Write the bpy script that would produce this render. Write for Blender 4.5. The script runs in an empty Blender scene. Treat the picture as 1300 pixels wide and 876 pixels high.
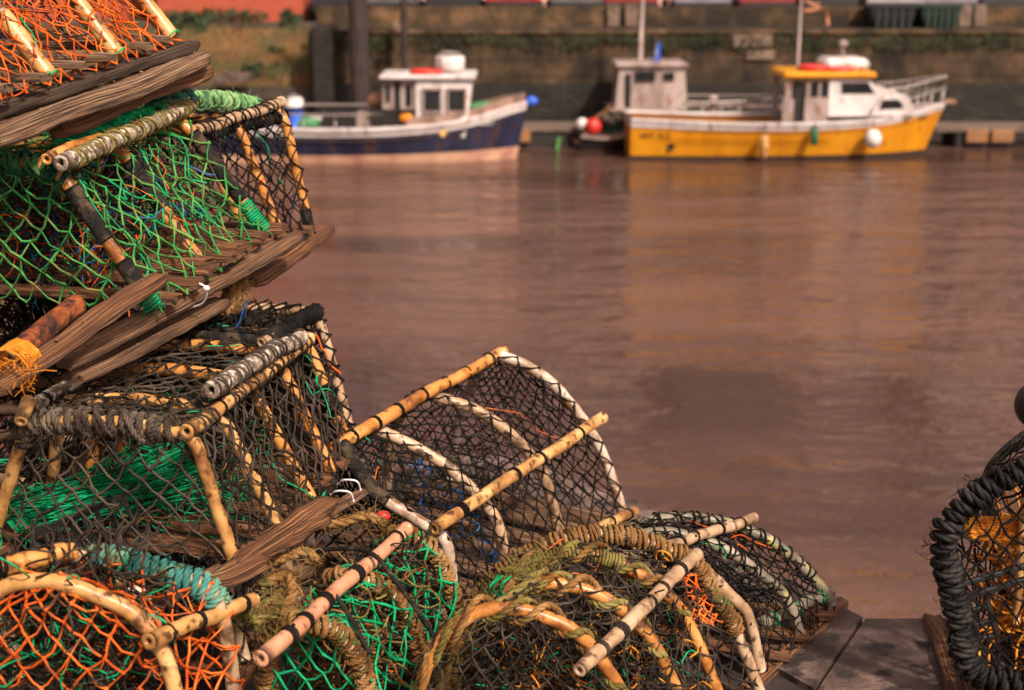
import bpy, math, random
from mathutils import Vector as V, noise as mnoise
random.seed(7)
SC = bpy.context.scene
COL = SC.collection
PI = math.pi

# ------------------------------------------------------------------ camera model
F_PX, CX, CY = 1805.0, 650.0, 438.0
PITCH = math.radians(15.3)
CAM = V((0, 0, 1.5))
FW = V((0, math.cos(PITCH), -math.sin(PITCH)))
UPV = V((0, math.sin(PITCH), math.cos(PITCH)))
WATER = -3.4

def ray(px, py):
    return FW + V((1, 0, 0)) * ((px - CX) / F_PX) - UPV * ((py - CY) / F_PX)
def pt(px, py, Y):                       # world point seen at a photo position, at world distance Y
    d = ray(px, py); return CAM + d * (Y / d.y)
def ptz(px, py, z):                      # world point seen at a photo position, at world height z
    d = ray(px, py); return CAM + d * ((z - CAM.z) / d.z)

def rnd(a=1.0): return random.uniform(-a, a)
def rv(a): return V((rnd(a), rnd(a), rnd(a)))
def lerp(a, b, t): return a + (b - a) * t

# ------------------------------------------------------------------ objects
def tag(o, label=None, cat=None, group=None, kind=None):
    if label: o['label'] = label
    if cat: o['category'] = cat
    if group: o['group'] = group
    if kind: o['kind'] = kind
    return o

def empty(name, loc, label, cat, group=None):
    o = bpy.data.objects.new(name, None); COL.objects.link(o)
    o.location = loc; o.empty_display_size = 0.1
    return tag(o, label, cat, group)

def root_loc(p):
    l = V((0, 0, 0))
    while p is not None:
        l += V(p.location); p = p.parent
    return l

class MB:
    def __init__(s): s.v = []; s.f = []; s.uv = []; s.flat = set()
    def face(s, idx, uv=None, flat=False):
        if flat: s.flat.add(len(s.f))
        s.f.append(idx); s.uv.append(uv or [(0, 0)] * len(idx))
    def tube(s, P, r, n=8, cap=True, hole=False, rf=None, squash=1.0):
        if len(P) < 2: return
        fr = frames(P); base = len(s.v); L = 0; S = []
        for k, p in enumerate(P):
            if k: L += (p - P[k - 1]).length
            S.append(L)
            rr = r if rf is None else r * rf(k / (len(P) - 1))
            T, N, B = fr[k]
            for j in range(n):
                a = 2 * PI * j / n
                s.v.append(p + N * (math.cos(a) * rr) + B * (math.sin(a) * rr * squash))
        c = 2 * PI * r
        for k in range(len(P) - 1):
            for j in range(n):
                j2 = (j + 1) % n
                s.face([base + k * n + j, base + k * n + j2, base + (k + 1) * n + j2, base + (k + 1) * n + j],
                       [(S[k], c * j / n), (S[k], c * (j + 1) / n), (S[k + 1], c * (j + 1) / n), (S[k + 1], c * j / n)])
        if cap:
            for e, k in ((0, 0), (1, len(P) - 1)):
                ring = [base + k * n + j for j in range(n)]
                T = fr[k][0] * (1 if e else -1)
                rr = r if rf is None else r * rf(k / (len(P) - 1))
                def newring(sc, dep):
                    b2 = len(s.v)
                    for j in range(n): s.v.append(P[k] + (s.v[ring[j]] - P[k]) * sc + T * dep)
                    return [b2 + j for j in range(n)]
                def bridge(a, b):
                    for j in range(n):
                        q = [a[j], a[(j + 1) % n], b[(j + 1) % n], b[j]]
                        s.face(q if e == 0 else q[::-1], [(S[k], c * j / n), (S[k], c * (j + 1) / n), (S[k] + .004, c * (j + 1) / n), (S[k] + .004, c * j / n)])
                if hole:
                    r1 = newring(.93, rr * .12); bridge(ring, r1)
                    r2 = newring(.42, rr * .12); bridge(r1, r2)
                    r3 = newring(.40, -rr * 1.2); bridge(r2, r3); ring = r3
                elif n >= 6:
                    r1 = newring(.8, rr * .25); bridge(ring, r1); ring = r1
                s.face(ring if e == 1 else ring[::-1], [(S[k] + .01 * math.cos(j), .01 * math.sin(j)) for j in range(n)])
    def blob(s, p, r, sub=0, sc=(1, 1, 1), nz=0):
        if sub == 0:
            b = len(s.v)
            for d in ((1, 0, 0), (-1, 0, 0), (0, 1, 0), (0, -1, 0), (0, 0, 1), (0, 0, -1)):
                s.v.append(p + V((d[0] * sc[0], d[1] * sc[1], d[2] * sc[2])) * r)
            for f in ((0, 2, 4), (2, 1, 4), (1, 3, 4), (3, 0, 4), (2, 0, 5), (1, 2, 5), (3, 1, 5), (0, 3, 5)):
                s.face([b + i for i in f])
            return
        nu, nv = 6 * sub + 4, 4 * sub + 2
        b = len(s.v)
        for i in range(nv + 1):
            th = PI * i / nv
            for j in range(nu):
                a = 2 * PI * j / nu
                d = V((math.sin(th) * math.cos(a) * sc[0], math.sin(th) * math.sin(a) * sc[1], math.cos(th) * sc[2]))
                q = p + d * r
                if nz: q += d * r * nz * mnoise.noise(q * (2.0 / r))
                s.v.append(q)
        for i in range(nv):
            for j in range(nu):
                j2 = (j + 1) % nu
                s.face([b + i * nu + j, b + (i + 1) * nu + j, b + (i + 1) * nu + j2, b + i * nu + j2])
    def box(s, c, sx, sy, sz, X=V((1, 0, 0)), Y=V((0, 1, 0)), Z=V((0, 0, 1)), bev=0.0):
        b = len(s.v)
        if bev <= 0:
            for x in (-1, 1):
                for y in (-1, 1):
                    for z in (-1, 1): s.v.append(c + X * (x * sx / 2) + Y * (y * sy / 2) + Z * (z * sz / 2))
            for q in ((0, 1, 3, 2), (4, 6, 7, 5), (0, 4, 5, 1), (2, 3, 7, 6), (0, 2, 6, 4), (1, 5, 7, 3)):
                s.face([b + i for i in q], [(0, 0), (sz, 0), (sz, sx + sy), (0, sx + sy)], True)
            return
        # chamfered box: 24 verts
        idx = {}
        for x in (-1, 1):
            for y in (-1, 1):
                for z in (-1, 1):
                    for ax in range(3):
                        d = [x * (sx / 2 - bev), y * (sy / 2 - bev), z * (sz / 2 - bev)]
                        full = (x * sx / 2, y * sy / 2, z * sz / 2); d[ax] = full[ax]
                        idx[(x, y, z, ax)] = len(s.v); s.v.append(c + X * d[0] + Y * d[1] + Z * d[2])
        sg = (-1, 1)
        def quad(l):
            ctr = sum((s.v[i] for i in l), V()) / len(l)
            nn = (s.v[l[1]] - s.v[l[0]]).cross(s.v[l[2]] - s.v[l[1]])
            if nn.dot(ctr - c) < 0: l = l[::-1]
            s.face(l, [(0, 0), (.1, 0), (.1, .1), (0, .1)][:len(l)], True)
        for ax in range(3):
            for e in sg:
                o = [a for a in range(3) if a != ax]; l = []
                for p, q in ((-1, -1), (1, -1), (1, 1), (-1, 1)):
                    k = [0, 0, 0]; k[ax] = e; k[o[0]] = p; k[o[1]] = q; l.append(idx[tuple(k) + (ax,)])
                quad(l)
        for ax in range(3):
            o = [a for a in range(3) if a != ax]
            for p in sg:
                for q in sg:
                    def kk(e, face):
                        k = [0, 0, 0]; k[ax] = e; k[o[0]] = p; k[o[1]] = q; return idx[tuple(k) + (face,)]
                    quad([kk(-1, o[0]), kk(1, o[0]), kk(1, o[1]), kk(-1, o[1])])
        for x in sg:
            for y in sg:
                for z in sg: quad([idx[(x, y, z, 0)], idx[(x, y, z, 1)], idx[(x, y, z, 2)]])
    def plank(s, p0, p1, w, t, up=V((0, 0, 1)), rough=.12, n=26):
        T = (p1 - p0).normalized(); L = (p1 - p0).length
        sd = T.cross(up).normalized(); u = sd.cross(T)
        prof = [(-.5, -.32), (-.42, -.5), (0, -.5), (.42, -.5), (.5, -.32), (.5, 0), (.5, .32), (.42, .5), (.1, .46), (-.2, .5), (-.42, .5), (-.5, .32), (-.5, 0)]
        m = len(prof); base = len(s.v); sd0 = random.uniform(0, 100)
        for k in range(n + 1):
            f = k / n
            bend = u * (mnoise.noise(V((f * 2.5, sd0, 0))) * t * .25) + sd * (mnoise.noise(V((f * 2.1, sd0, 9))) * w * .18)
            wear = 1 - .25 * max(0, 1 - min(f, 1 - f) * L / .05)
            for j, (a, b) in enumerate(prof):
                q = 1 + rough * 1.3 * mnoise.noise(V((f * L * 26, j * 1.7, sd0))) + rough * .8 * mnoise.noise(V((f * L * 7, j * 2.9, sd0 + 5)))
                end = 0
                if k in (0, n): end = (1 if k else -1) * .014 * mnoise.noise(V((j * .8, sd0, k)))
                s.v.append(p0 + T * (L * f + end) + bend + sd * (a * w * wear * q) + u * (b * t * wear * q))
        for k in range(n):
            for j in range(m):
                j2 = (j + 1) % m
                s.face([base + k * m + j, base + k * m + j2, base + (k + 1) * m + j2, base + (k + 1) * m + j],
                       [(L * k / n + sd0, j * w * .25), (L * k / n + sd0, (j + 1) * w * .25), (L * (k + 1) / n + sd0, (j + 1) * w * .25), (L * (k + 1) / n + sd0, j * w * .25)])
        s.face([base + j for j in range(m)][::-1], [(sd0 + prof[j][0] * .01, prof[j][1] * .2) for j in range(m)][::-1], True)
        s.face([base + n * m + j for j in range(m)], [(sd0 + prof[j][0] * .01, prof[j][1] * .2) for j in range(m)], True)
    def grid(s, S, nu, nv, flip=False, uvs=1.0):
        b = len(s.v)
        for i in range(nu + 1):
            for j in range(nv + 1): s.v.append(S(i / nu, j / nv))
        for i in range(nu):
            for j in range(nv):
                q = [b + i * (nv + 1) + j, b + (i + 1) * (nv + 1) + j, b + (i + 1) * (nv + 1) + j + 1, b + i * (nv + 1) + j + 1]
                s.face(q[::-1] if flip else q)
    def poly(s, pts, flat=True):
        b = len(s.v); s.v += [V(p) for p in pts]; s.face(list(range(b, b + len(pts))), None, flat)
    def prism(s, outline, ext):                # outline: list of V, extruded by vector ext
        n = len(outline); b = len(s.v)
        s.v += [V(p) for p in outline] + [V(p) + ext for p in outline]
        s.face(list(range(b, b + n))[::-1], None, True); s.face(list(range(b + n, b + 2 * n)), None, True)
        for i in range(n):
            j = (i + 1) % n; s.face([b + i, b + j, b + n + j, b + n + i], None, True)
    def build(s, name, mat, parent=None, smooth=True, label=None):
        loc = root_loc(parent)
        me = bpy.data.meshes.new(name)
        me.from_pydata([tuple(p - loc) for p in s.v], [], s.f)
        uvl = me.uv_layers.new(name='UVMap')
        flatuv = [c for f in s.uv for q in f for c in q]
        uvl.data.foreach_set('uv', flatuv)
        sm = [smooth and (i not in s.flat) for i in range(len(s.f))]
        me.polygons.foreach_set('use_smooth', sm)
        me.materials.append(mat); me.validate(); me.update()
        o = bpy.data.objects.new(name, me); COL.objects.link(o)
        if parent is not None: o.parent = parent
        if label: o['label'] = label
        return o

def frames(P):
    out = []; N = None
    for k in range(len(P)):
        a = P[max(0, k - 1)]; b = P[min(len(P) - 1, k + 1)]
        T = (b - a)
        T = T.normalized() if T.length > 1e-9 else V((1, 0, 0))
        if N is None:
            ref = V((0, 0, 1)) if abs(T.z) < .9 else V((1, 0, 0))
            N = (ref - T * ref.dot(T)).normalized()
        else:
            N = N - T * N.dot(T)
            N = N.normalized() if N.length > 1e-6 else T.orthogonal().normalized()
        out.append((T, N, T.cross(N)))
    return out

def resample(P, n=None, step=None):
    L = [0]
    for a, b in zip(P, P[1:]): L.append(L[-1] + (b - a).length)
    if n is None: n = max(2, int(L[-1] / step) + 1)
    out = []; k = 0
    for i in range(n):
        d = L[-1] * i / (n - 1)
        while k < len(P) - 2 and L[k + 1] < d: k += 1
        seg = L[k + 1] - L[k]
        out.append(lerp(P[k], P[k + 1], (d - L[k]) / seg if seg > 1e-9 else 0))
    return out

def smooth(P, n=40):                      # Catmull-Rom through the points, evenly spaced
    Q = [P[0] * 2 - P[1]] + list(P) + [P[-1] * 2 - P[-2]]; out = []
    for i in range(1, len(Q) - 2):
        a, b, c, d = Q[i - 1:i + 3]
        for k in range(10):
            t = k / 10
            out.append(.5 * ((2 * b) + (c - a) * t + (2 * a - 5 * b + 4 * c - d) * t * t + (3 * b - a - 3 * c + d) * t ** 3))
    out.append(P[-1]); return resample(out, n)

def rounded(P, r=.05, n=44):              # polyline with rounded corners
    out = [P[0]]
    for a, b, c in zip(P, P[1:], P[2:]):
        r1 = min(r, (a - b).length * .45); r2 = min(r, (c - b).length * .45)
        p = b + (a - b).normalized() * r1; q = b + (c - b).normalized() * r2
        for k in range(7):
            t = k / 6; out.append(lerp(lerp(p, b, t), lerp(b, q, t), t))
    out.append(P[-1]); return resample(out, n)

def sub(P, a, b, n=None):
    Q = resample(P, 200); i, j = int(a * 199), int(b * 199)
    Q = Q[i:j + 1]
    return resample(Q, n) if n else Q

def plen(P): return sum((b - a).length for a, b in zip(P, P[1:]))

def rope(mb, P, R, pitch=None, strands=3, n=5, wob=.0):
    pitch = pitch or R * 6.5
    Q = resample(P, step=pitch / 9); fr = frames(Q); L = 0; ph = random.uniform(0, 6)
    lines = [[] for _ in range(strands)]
    for k, p in enumerate(Q):
        if k: L += (p - Q[k - 1]).length
        T, N, B = fr[k]
        for s_ in range(strands):
            a = ph + 2 * PI * (L / pitch + s_ / strands)
            w = 1 + wob * mnoise.noise(V((L * 40, s_ * 3.1, ph)))
            lines[s_].append(p + (N * math.cos(a) + B * math.sin(a)) * R * .5 * w)
    for l in lines: mb.tube(l, R * .56, n, True)

def wrap(mb, P, R, rc, pitch, a=0.0, b=1.0, n=5, wob=.15, flat=1.0):   # cord coiled round a pipe
    Q = resample(sub(P, a, b), step=pitch / 11); fr = frames(Q); L = 0; ph = random.uniform(0, 6); out = []
    for k, p in enumerate(Q):
        if k: L += (p - Q[k - 1]).length
        T, N, B = fr[k]; an = ph + 2 * PI * L / pitch
        sl = T * (pitch * wob * mnoise.noise(V((L * 30, ph, 0))))
        rr = R + rc * (.8 + .5 * wob * mnoise.noise(V((an * .7, ph, 3))))
        out.append(p + sl + (N * math.cos(an) + B * math.sin(an)) * rr)
    mb.tube(out, rc, n)

def wrap_rope(mb, P, R, rc, pitch, a=0.0, b=1.0, wob=.4):      # twisted rope coiled round a pipe
    Q = resample(sub(P, a, b), step=pitch / 12); fr = frames(Q); L = 0; ph = random.uniform(0, 6); out = []
    for k, p in enumerate(Q):
        if k: L += (p - Q[k - 1]).length
        T, N, B = fr[k]; an = ph + 2 * PI * L / pitch
        sl = T * (pitch * wob * 1.6 * mnoise.noise(V((L * 24, ph, 0))))
        rr = R + rc * (.85 + wob * 1.3 * mnoise.noise(V((an * .5, ph, 3))))
        out.append(p + sl + (N * math.cos(an) + B * math.sin(an)) * rr)
    rope(mb, out, rc, rc * 5, 3, 4)

def lash(mb, P, at, R, rc, turns=3):
    L = plen(P); w = turns * rc * 2.1 / L
    wrap(mb, P, R, rc, rc * 2.1, max(0.0, at - w / 2), min(1, at + w / 2), 5, .1)
    p = resample(P, 101)[int(max(0, min(1, at)) * 100)]
    q = p + rv(R * 1.3); d = V((rnd(), rnd(), -1)).normalized()
    mb.blob(q, rc * 2.2)
    if random.random() < .5: mb.tube(smooth([q, q + d * .02 + rv(.006), q + d * .035 + rv(.012)], 6), rc * .7, 4)

def fuzz(mb, P, R, n, ln=.02, r=.0005):
    Q = resample(P, 60)
    for _ in range(n):
        p = random.choice(Q) + rv(R * .9); d = rv(1).normalized()
        q = p + d * ln * random.uniform(.3, 1); m = lerp(p, q, .5) + rv(ln * .25)
        mb.tube([p, m, q], r, 3, False)

def net(mb, S, nu, nv, r, jit=.004, sag=.05, knots=True, drop=.0, kn=1.9):
    nodes = {}
    for i in range(nu + 1):
        for j in range(nv + 1):
            if (i + j) % 2: continue
            e = 0.25 if (i in (0, nu) or j in (0, nv)) else 1
            nodes[(i, j)] = S(i / nu, j / nv) + rv(jit * e)
    for (i, j), p in nodes.items():
        if knots: mb.blob(p, r * kn * random.uniform(.8, 1.25), 0)
        for dj in (-1, 1):
            q = nodes.get((i + 1, j + dj))
            if q is None or random.random() < drop: continue
            l = (q - p).length
            m = lerp(p, q, .5) + V((0, 0, -1)) * l * sag * random.uniform(.3, 1.6) + rv(l * .07)
            mb.tube([p, m, q], r * random.uniform(.72, 1.3), 4, False)
            if random.random() < .13:                       # doubled or frayed bar
                mb.tube([p, lerp(p, q, .35) + rv(l * .16) - V((0, 0, l * .1)), lerp(p, q, .7) + rv(l * .16) - V((0, 0, l * .1)), q], r * .6, 3, False)
            if random.random() < .10:
                d = rv(l * .35) - V((0, 0, l * .15)); mb.tube([p, p + d * .6 + rv(.002), p + d + rv(.004)], r * .45, 3, False)

def tangle(mb, c, X, Y, Z, n, r, ln=.12, curl=.5):      # a wad of loose twine filling a box c +- X,Y,Z
    for _ in range(n):
        p = c + X * rnd() + Y * rnd() + Z * rnd(); d = rv(1).normalized(); pts = [p]
        for k in range(random.randint(3, 5)):
            d = (d + rv(curl)).normalized(); q = pts[-1] + d * ln / 4
            pts.append(q)
        mb.tube(smooth(pts, len(pts) * 2), r, 4, False)

# ------------------------------------------------------------------ materials
def mat(name, cols, scale=8, rough=.6, bump=.2, bscale=60, coord='Object', st=(1, 1, 1), bst=None, spec=.5, detail=6,
        spot=None, spscale=20, spth=.62, rvar=.0, bdist=.01, dist=0.0, metal=0.0, rng=(.36, .64)):
    m = bpy.data.materials.new(name); m.use_nodes = True
    nt = m.node_tree; N = nt.nodes; L = nt.links
    bs = N['Principled BSDF']; bs.inputs['Roughness'].default_value = rough
    bs.inputs['Specular IOR Level'].default_value = spec
    bs.inputs['Metallic'].default_value = metal
    tc = N.new('ShaderNodeTexCoord')
    mp = N.new('ShaderNodeMapping'); mp.inputs['Scale'].default_value = st
    L.new(tc.outputs[coord], mp.inputs['Vector'])
    nz = N.new('ShaderNodeTexNoise'); nz.inputs['Scale'].default_value = scale; nz.inputs['Detail'].default_value = detail
    nz.inputs['Roughness'].default_value = .62; nz.inputs['Distortion'].default_value = dist
    L.new(mp.outputs[0], nz.inputs['Vector'])
    cr = N.new('ShaderNodeValToRGB'); el = cr.color_ramp.elements
    k = len(cols)
    while len(el) < k: el.new(.5)
    for i, c in enumerate(cols):
        el[i].position = rng[0] + (rng[1] - rng[0]) * i / max(1, k - 1); el[i].color = (*c, 1)
    L.new(nz.outputs['Fac'], cr.inputs['Fac'])
    out = cr.outputs['Color']
    if spot:
        sp = N.new('ShaderNodeTexNoise'); sp.inputs['Scale'].default_value = spscale; sp.inputs['Detail'].default_value = 8
        L.new(mp.outputs[0], sp.inputs['Vector'])
        rr = N.new('ShaderNodeMapRange'); rr.inputs[1].default_value = spth - .05; rr.inputs[2].default_value = spth + .06
        L.new(sp.outputs['Fac'], rr.inputs[0])
        mx = N.new('ShaderNodeMix'); mx.data_type = 'RGBA'
        L.new(rr.outputs[0], mx.inputs['Factor']); L.new(out, mx.inputs['A']); mx.inputs['B'].default_value = (*spot, 1)
        out = mx.outputs['Result']
    L.new(out, bs.inputs['Base Color'])
    if rvar:
        r2 = N.new('ShaderNodeMapRange'); r2.inputs[3].default_value = rough - rvar; r2.inputs[4].default_value = rough + rvar
        L.new(nz.outputs['Fac'], r2.inputs[0]); L.new(r2.outputs[0], bs.inputs['Roughness'])
    if bump:
        mp2 = N.new('ShaderNodeMapping'); mp2.inputs['Scale'].default_value = bst or st
        L.new(tc.outputs[coord], mp2.inputs['Vector'])
        bn = N.new('ShaderNodeTexNoise'); bn.inputs['Scale'].default_value = bscale; bn.inputs['Detail'].default_value = 8
        bn.inputs['Roughness'].default_value = .65
        L.new(mp2.outputs[0], bn.inputs['Vector'])
        bp = N.new('ShaderNodeBump'); bp.inputs['Strength'].default_value = bump; bp.inputs['Distance'].default_value = bdist
        L.new(bn.outputs['Fac'], bp.inputs['Height']); L.new(bp.outputs[0], bs.inputs['Normal'])
    return m

M = {}
# canes and pipes
M['cream'] = mat('cream_pipe', [(.22, .095, .03), (.54, .29, .095), (.66, .42, .18)], 9, .30, .35, 90, spot=(.10, .042, .016), spscale=38, spth=.60, rvar=.12, bdist=.003)
M['orange_pipe'] = mat('orange_pipe', [(.22, .075, .018), (.54, .225, .05), (.62, .32, .10)], 9, .32, .35, 80, spot=(.10, .04, .014), spscale=34, spth=.59, rvar=.12, bdist=.003)
M['white_pipe'] = mat('white_pipe', [(.26, .16, .10), (.60, .48, .38), (.72, .65, .57)], 9, .32, .3, 80, spot=(.17, .085, .04), spscale=30, spth=.58, rvar=.1, bdist=.003)
M['tan_pipe'] = mat('tan_pipe', [(.22, .13, .07), (.44, .29, .17), (.54, .40, .27)], 10, .42, .3, 80, spot=(.10, .055, .03), spscale=34, spth=.58, rvar=.1, bdist=.003)
M['pink_pipe'] = mat('pink_pipe', [(.32, .11, .05), (.52, .23, .12), (.60, .34, .21)], 9, .38, .2, 70, spot=(.2, .08, .04), spscale=40, spth=.63, rvar=.1, bdist=.003)
M['black_pipe'] = mat('black_rubber', [(.006, .005, .005), (.012, .010, .009), (.04, .032, .024)], 22, .65, 1.0, 70, spot=(.085, .058, .034), spscale=28, spth=.58, bdist=.012, spec=.3)
M['barnacle'] = mat('barnacled_pipe', [(.05, .035, .025), (.16, .11, .075), (.36, .29, .22)], 30, .75, 1.0, 110, spot=(.62, .55, .46), spscale=75, spth=.55, bdist=.006)
M['grey_pipe'] = mat('grey_pipe', [(.10, .085, .06), (.24, .21, .15), (.36, .31, .23)], 9, .4, .3, 80, spot=(.45, .37, .1), spscale=18, spth=.62, bdist=.004)
# wood
M['wood'] = mat('weathered_wood', rng=(.38, .66), cols=[(.034, .016, .008), (.24, .115, .052), (.58, .36, .20)], scale=5, rough=.82, bump=.9, bscale=6, coord='UV', st=(.9, 60, 60), spot=(.02, .010, .006), spscale=4, spth=.57, bdist=.013, dist=.25)
M['wood_red'] = mat('wet_brown_wood', rng=(.38, .66), cols=[(0.0264, 0.0108, 0.0048), (0.2280, 0.0900, 0.0324), (0.5040, 0.2400, 0.1020)], scale=5, rough=.6, bump=.8, bscale=6, coord='UV', st=(.9, 60, 60), spot=(.018, .009, .005), spscale=4, spth=.57, bdist=.013, dist=.25)
M['wood_grey'] = mat('grey_driftwood', rng=(.38, .66), cols=[(.045, .022, .011), (.36, .20, .105), (.72, .50, .31)], scale=5, rough=.85, bump=1.0, bscale=7, coord='UV', st=(.9, 60, 60), spot=(.02, .012, .008), spscale=4, spth=.57, bdist=.013, dist=.3)
M['wood_dark'] = mat('rotten_wood', rng=(.38, .66), cols=[(0.0170, 0.0102, 0.0068), (0.1020, 0.0578, 0.0340), (0.2890, 0.1870, 0.1105)], scale=5, rough=.85, bump=1, bscale=7, coord='UV', st=(.9, 60, 60), spot=(.012, .008, .005), spscale=4, spth=.57, bdist=.013)
M['rust'] = mat('flaking_rust', [(.05, .014, .006), (.26, .06, .012), (.42, .12, .02)], 26, .85, 1.0, 90, spot=(.03, .012, .008), spscale=34, spth=.54, bdist=.012)
# twine and rope
def twine(name, cols, bump=.6, spot=None, rough=.75):
    return mat(name, cols, 14, rough, bump, 260, spot=spot, spscale=22, spth=.6, bdist=.002, spec=.14)
M['t_orange'] = twine('orange_twine', [(.34, .05, .008), (.60, .11, .014), (.68, .18, .035)], spot=(.22, .07, .03))
M['t_green'] = twine('green_twine', [(.045, .085, .02), (.035, .25, .06), (.16, .36, .085)], spot=(.20, .17, .06))
M['t_bgreen'] = twine('bright_green_twine', [(.003, .13, .045), (.004, .30, .11), (.02, .42, .18)], rough=.5)
M['t_black'] = twine('black_twine', [(0.0034, 0.0034, 0.0034), (0.0077, 0.0067, 0.0062), (0.0240, 0.0192, 0.0154)])
M['t_brown'] = twine('dark_brown_twine', [(0.0095, 0.0068, 0.0052), (0.0342, 0.0252, 0.0189), (0.0788, 0.0604, 0.0447)])
M['t_mud'] = twine('grey_brown_twine', [(0.0256, 0.0192, 0.0141), (0.0640, 0.0480, 0.0352), (0.1088, 0.0832, 0.0608)])
M['t_blue'] = twine('blue_twine', [(.006, .035, .11), (.010, .08, .28), (.04, .2, .42)])
M['r_brown'] = twine('brown_rope', [(0.0800, 0.0360, 0.0112), (0.2240, 0.1120, 0.0360), (0.3360, 0.2000, 0.0800)], 1.0, spot=(.09, .10, .03))
M['r_olive'] = twine('olive_rope', [(0.0880, 0.0600, 0.0160), (0.1920, 0.1600, 0.0440), (0.2880, 0.2400, 0.0880)], 1.0, spot=(.22, .08, .02))
M['r_turq'] = twine('turquoise_rope', [(.03, .12, .10), (.06, .26, .23), (.22, .34, .20)], 1.0, spot=(.11, .13, .05))
M['r_black'] = twine('black_rope', [(.006, .006, .006), (.015, .014, .014), (.045, .042, .04)], 1.0, rough=.55)
M['r_grey'] = twine('grey_brown_rope', [(0.0320, 0.0240, 0.0192), (0.0960, 0.0736, 0.0560), (0.1760, 0.1400, 0.1040)], 1.0, spot=(.03, .02, .016))
M['r_green'] = twine('mossy_green_rope', [(.010, .03, .014), (.014, .11, .045), (.09, .19, .07)], 1.0, spot=(.05, .045, .02))
M['r_lime'] = twine('pale_lime_rope', [(.10, .22, .08), (.20, .42, .17), (.34, .50, .24)], 1.0, spot=(.05, .12, .06))
M['r_orange'] = twine('orange_rope', [(.42, .11, .012), (.62, .22, .02), (.68, .33, .05)], 1.0)
M['black_plastic'] = mat('black_plastic', [(.010, .010, .010), (.02, .018, .017)], 12, .45, .15, 60)
M['white_plastic'] = mat('white_plastic', [(.62, .60, .62), (.75, .73, .74)], 12, .4, .05, 60)
M['red_plastic'] = mat('red_plastic', [(.45, .02, .015), (.62, .04, .025)], 12, .4, .1, 60)

# ------------------------------------------------------------------ the creels
WD = V((-.97, .22, 0))                     # across a stacked creel, towards its far left side
G_CREEL = 'lobster creels stacked on the quay'

def trap(Fp, T, wt, wb, W=WD, arch=.02, r=.06):
    TL = T + W * wt; FL = Fp + W * wb
    return rounded([Fp, T, lerp(T, TL, .5) + V((0, 0, arch)), TL, FL], r)

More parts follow.
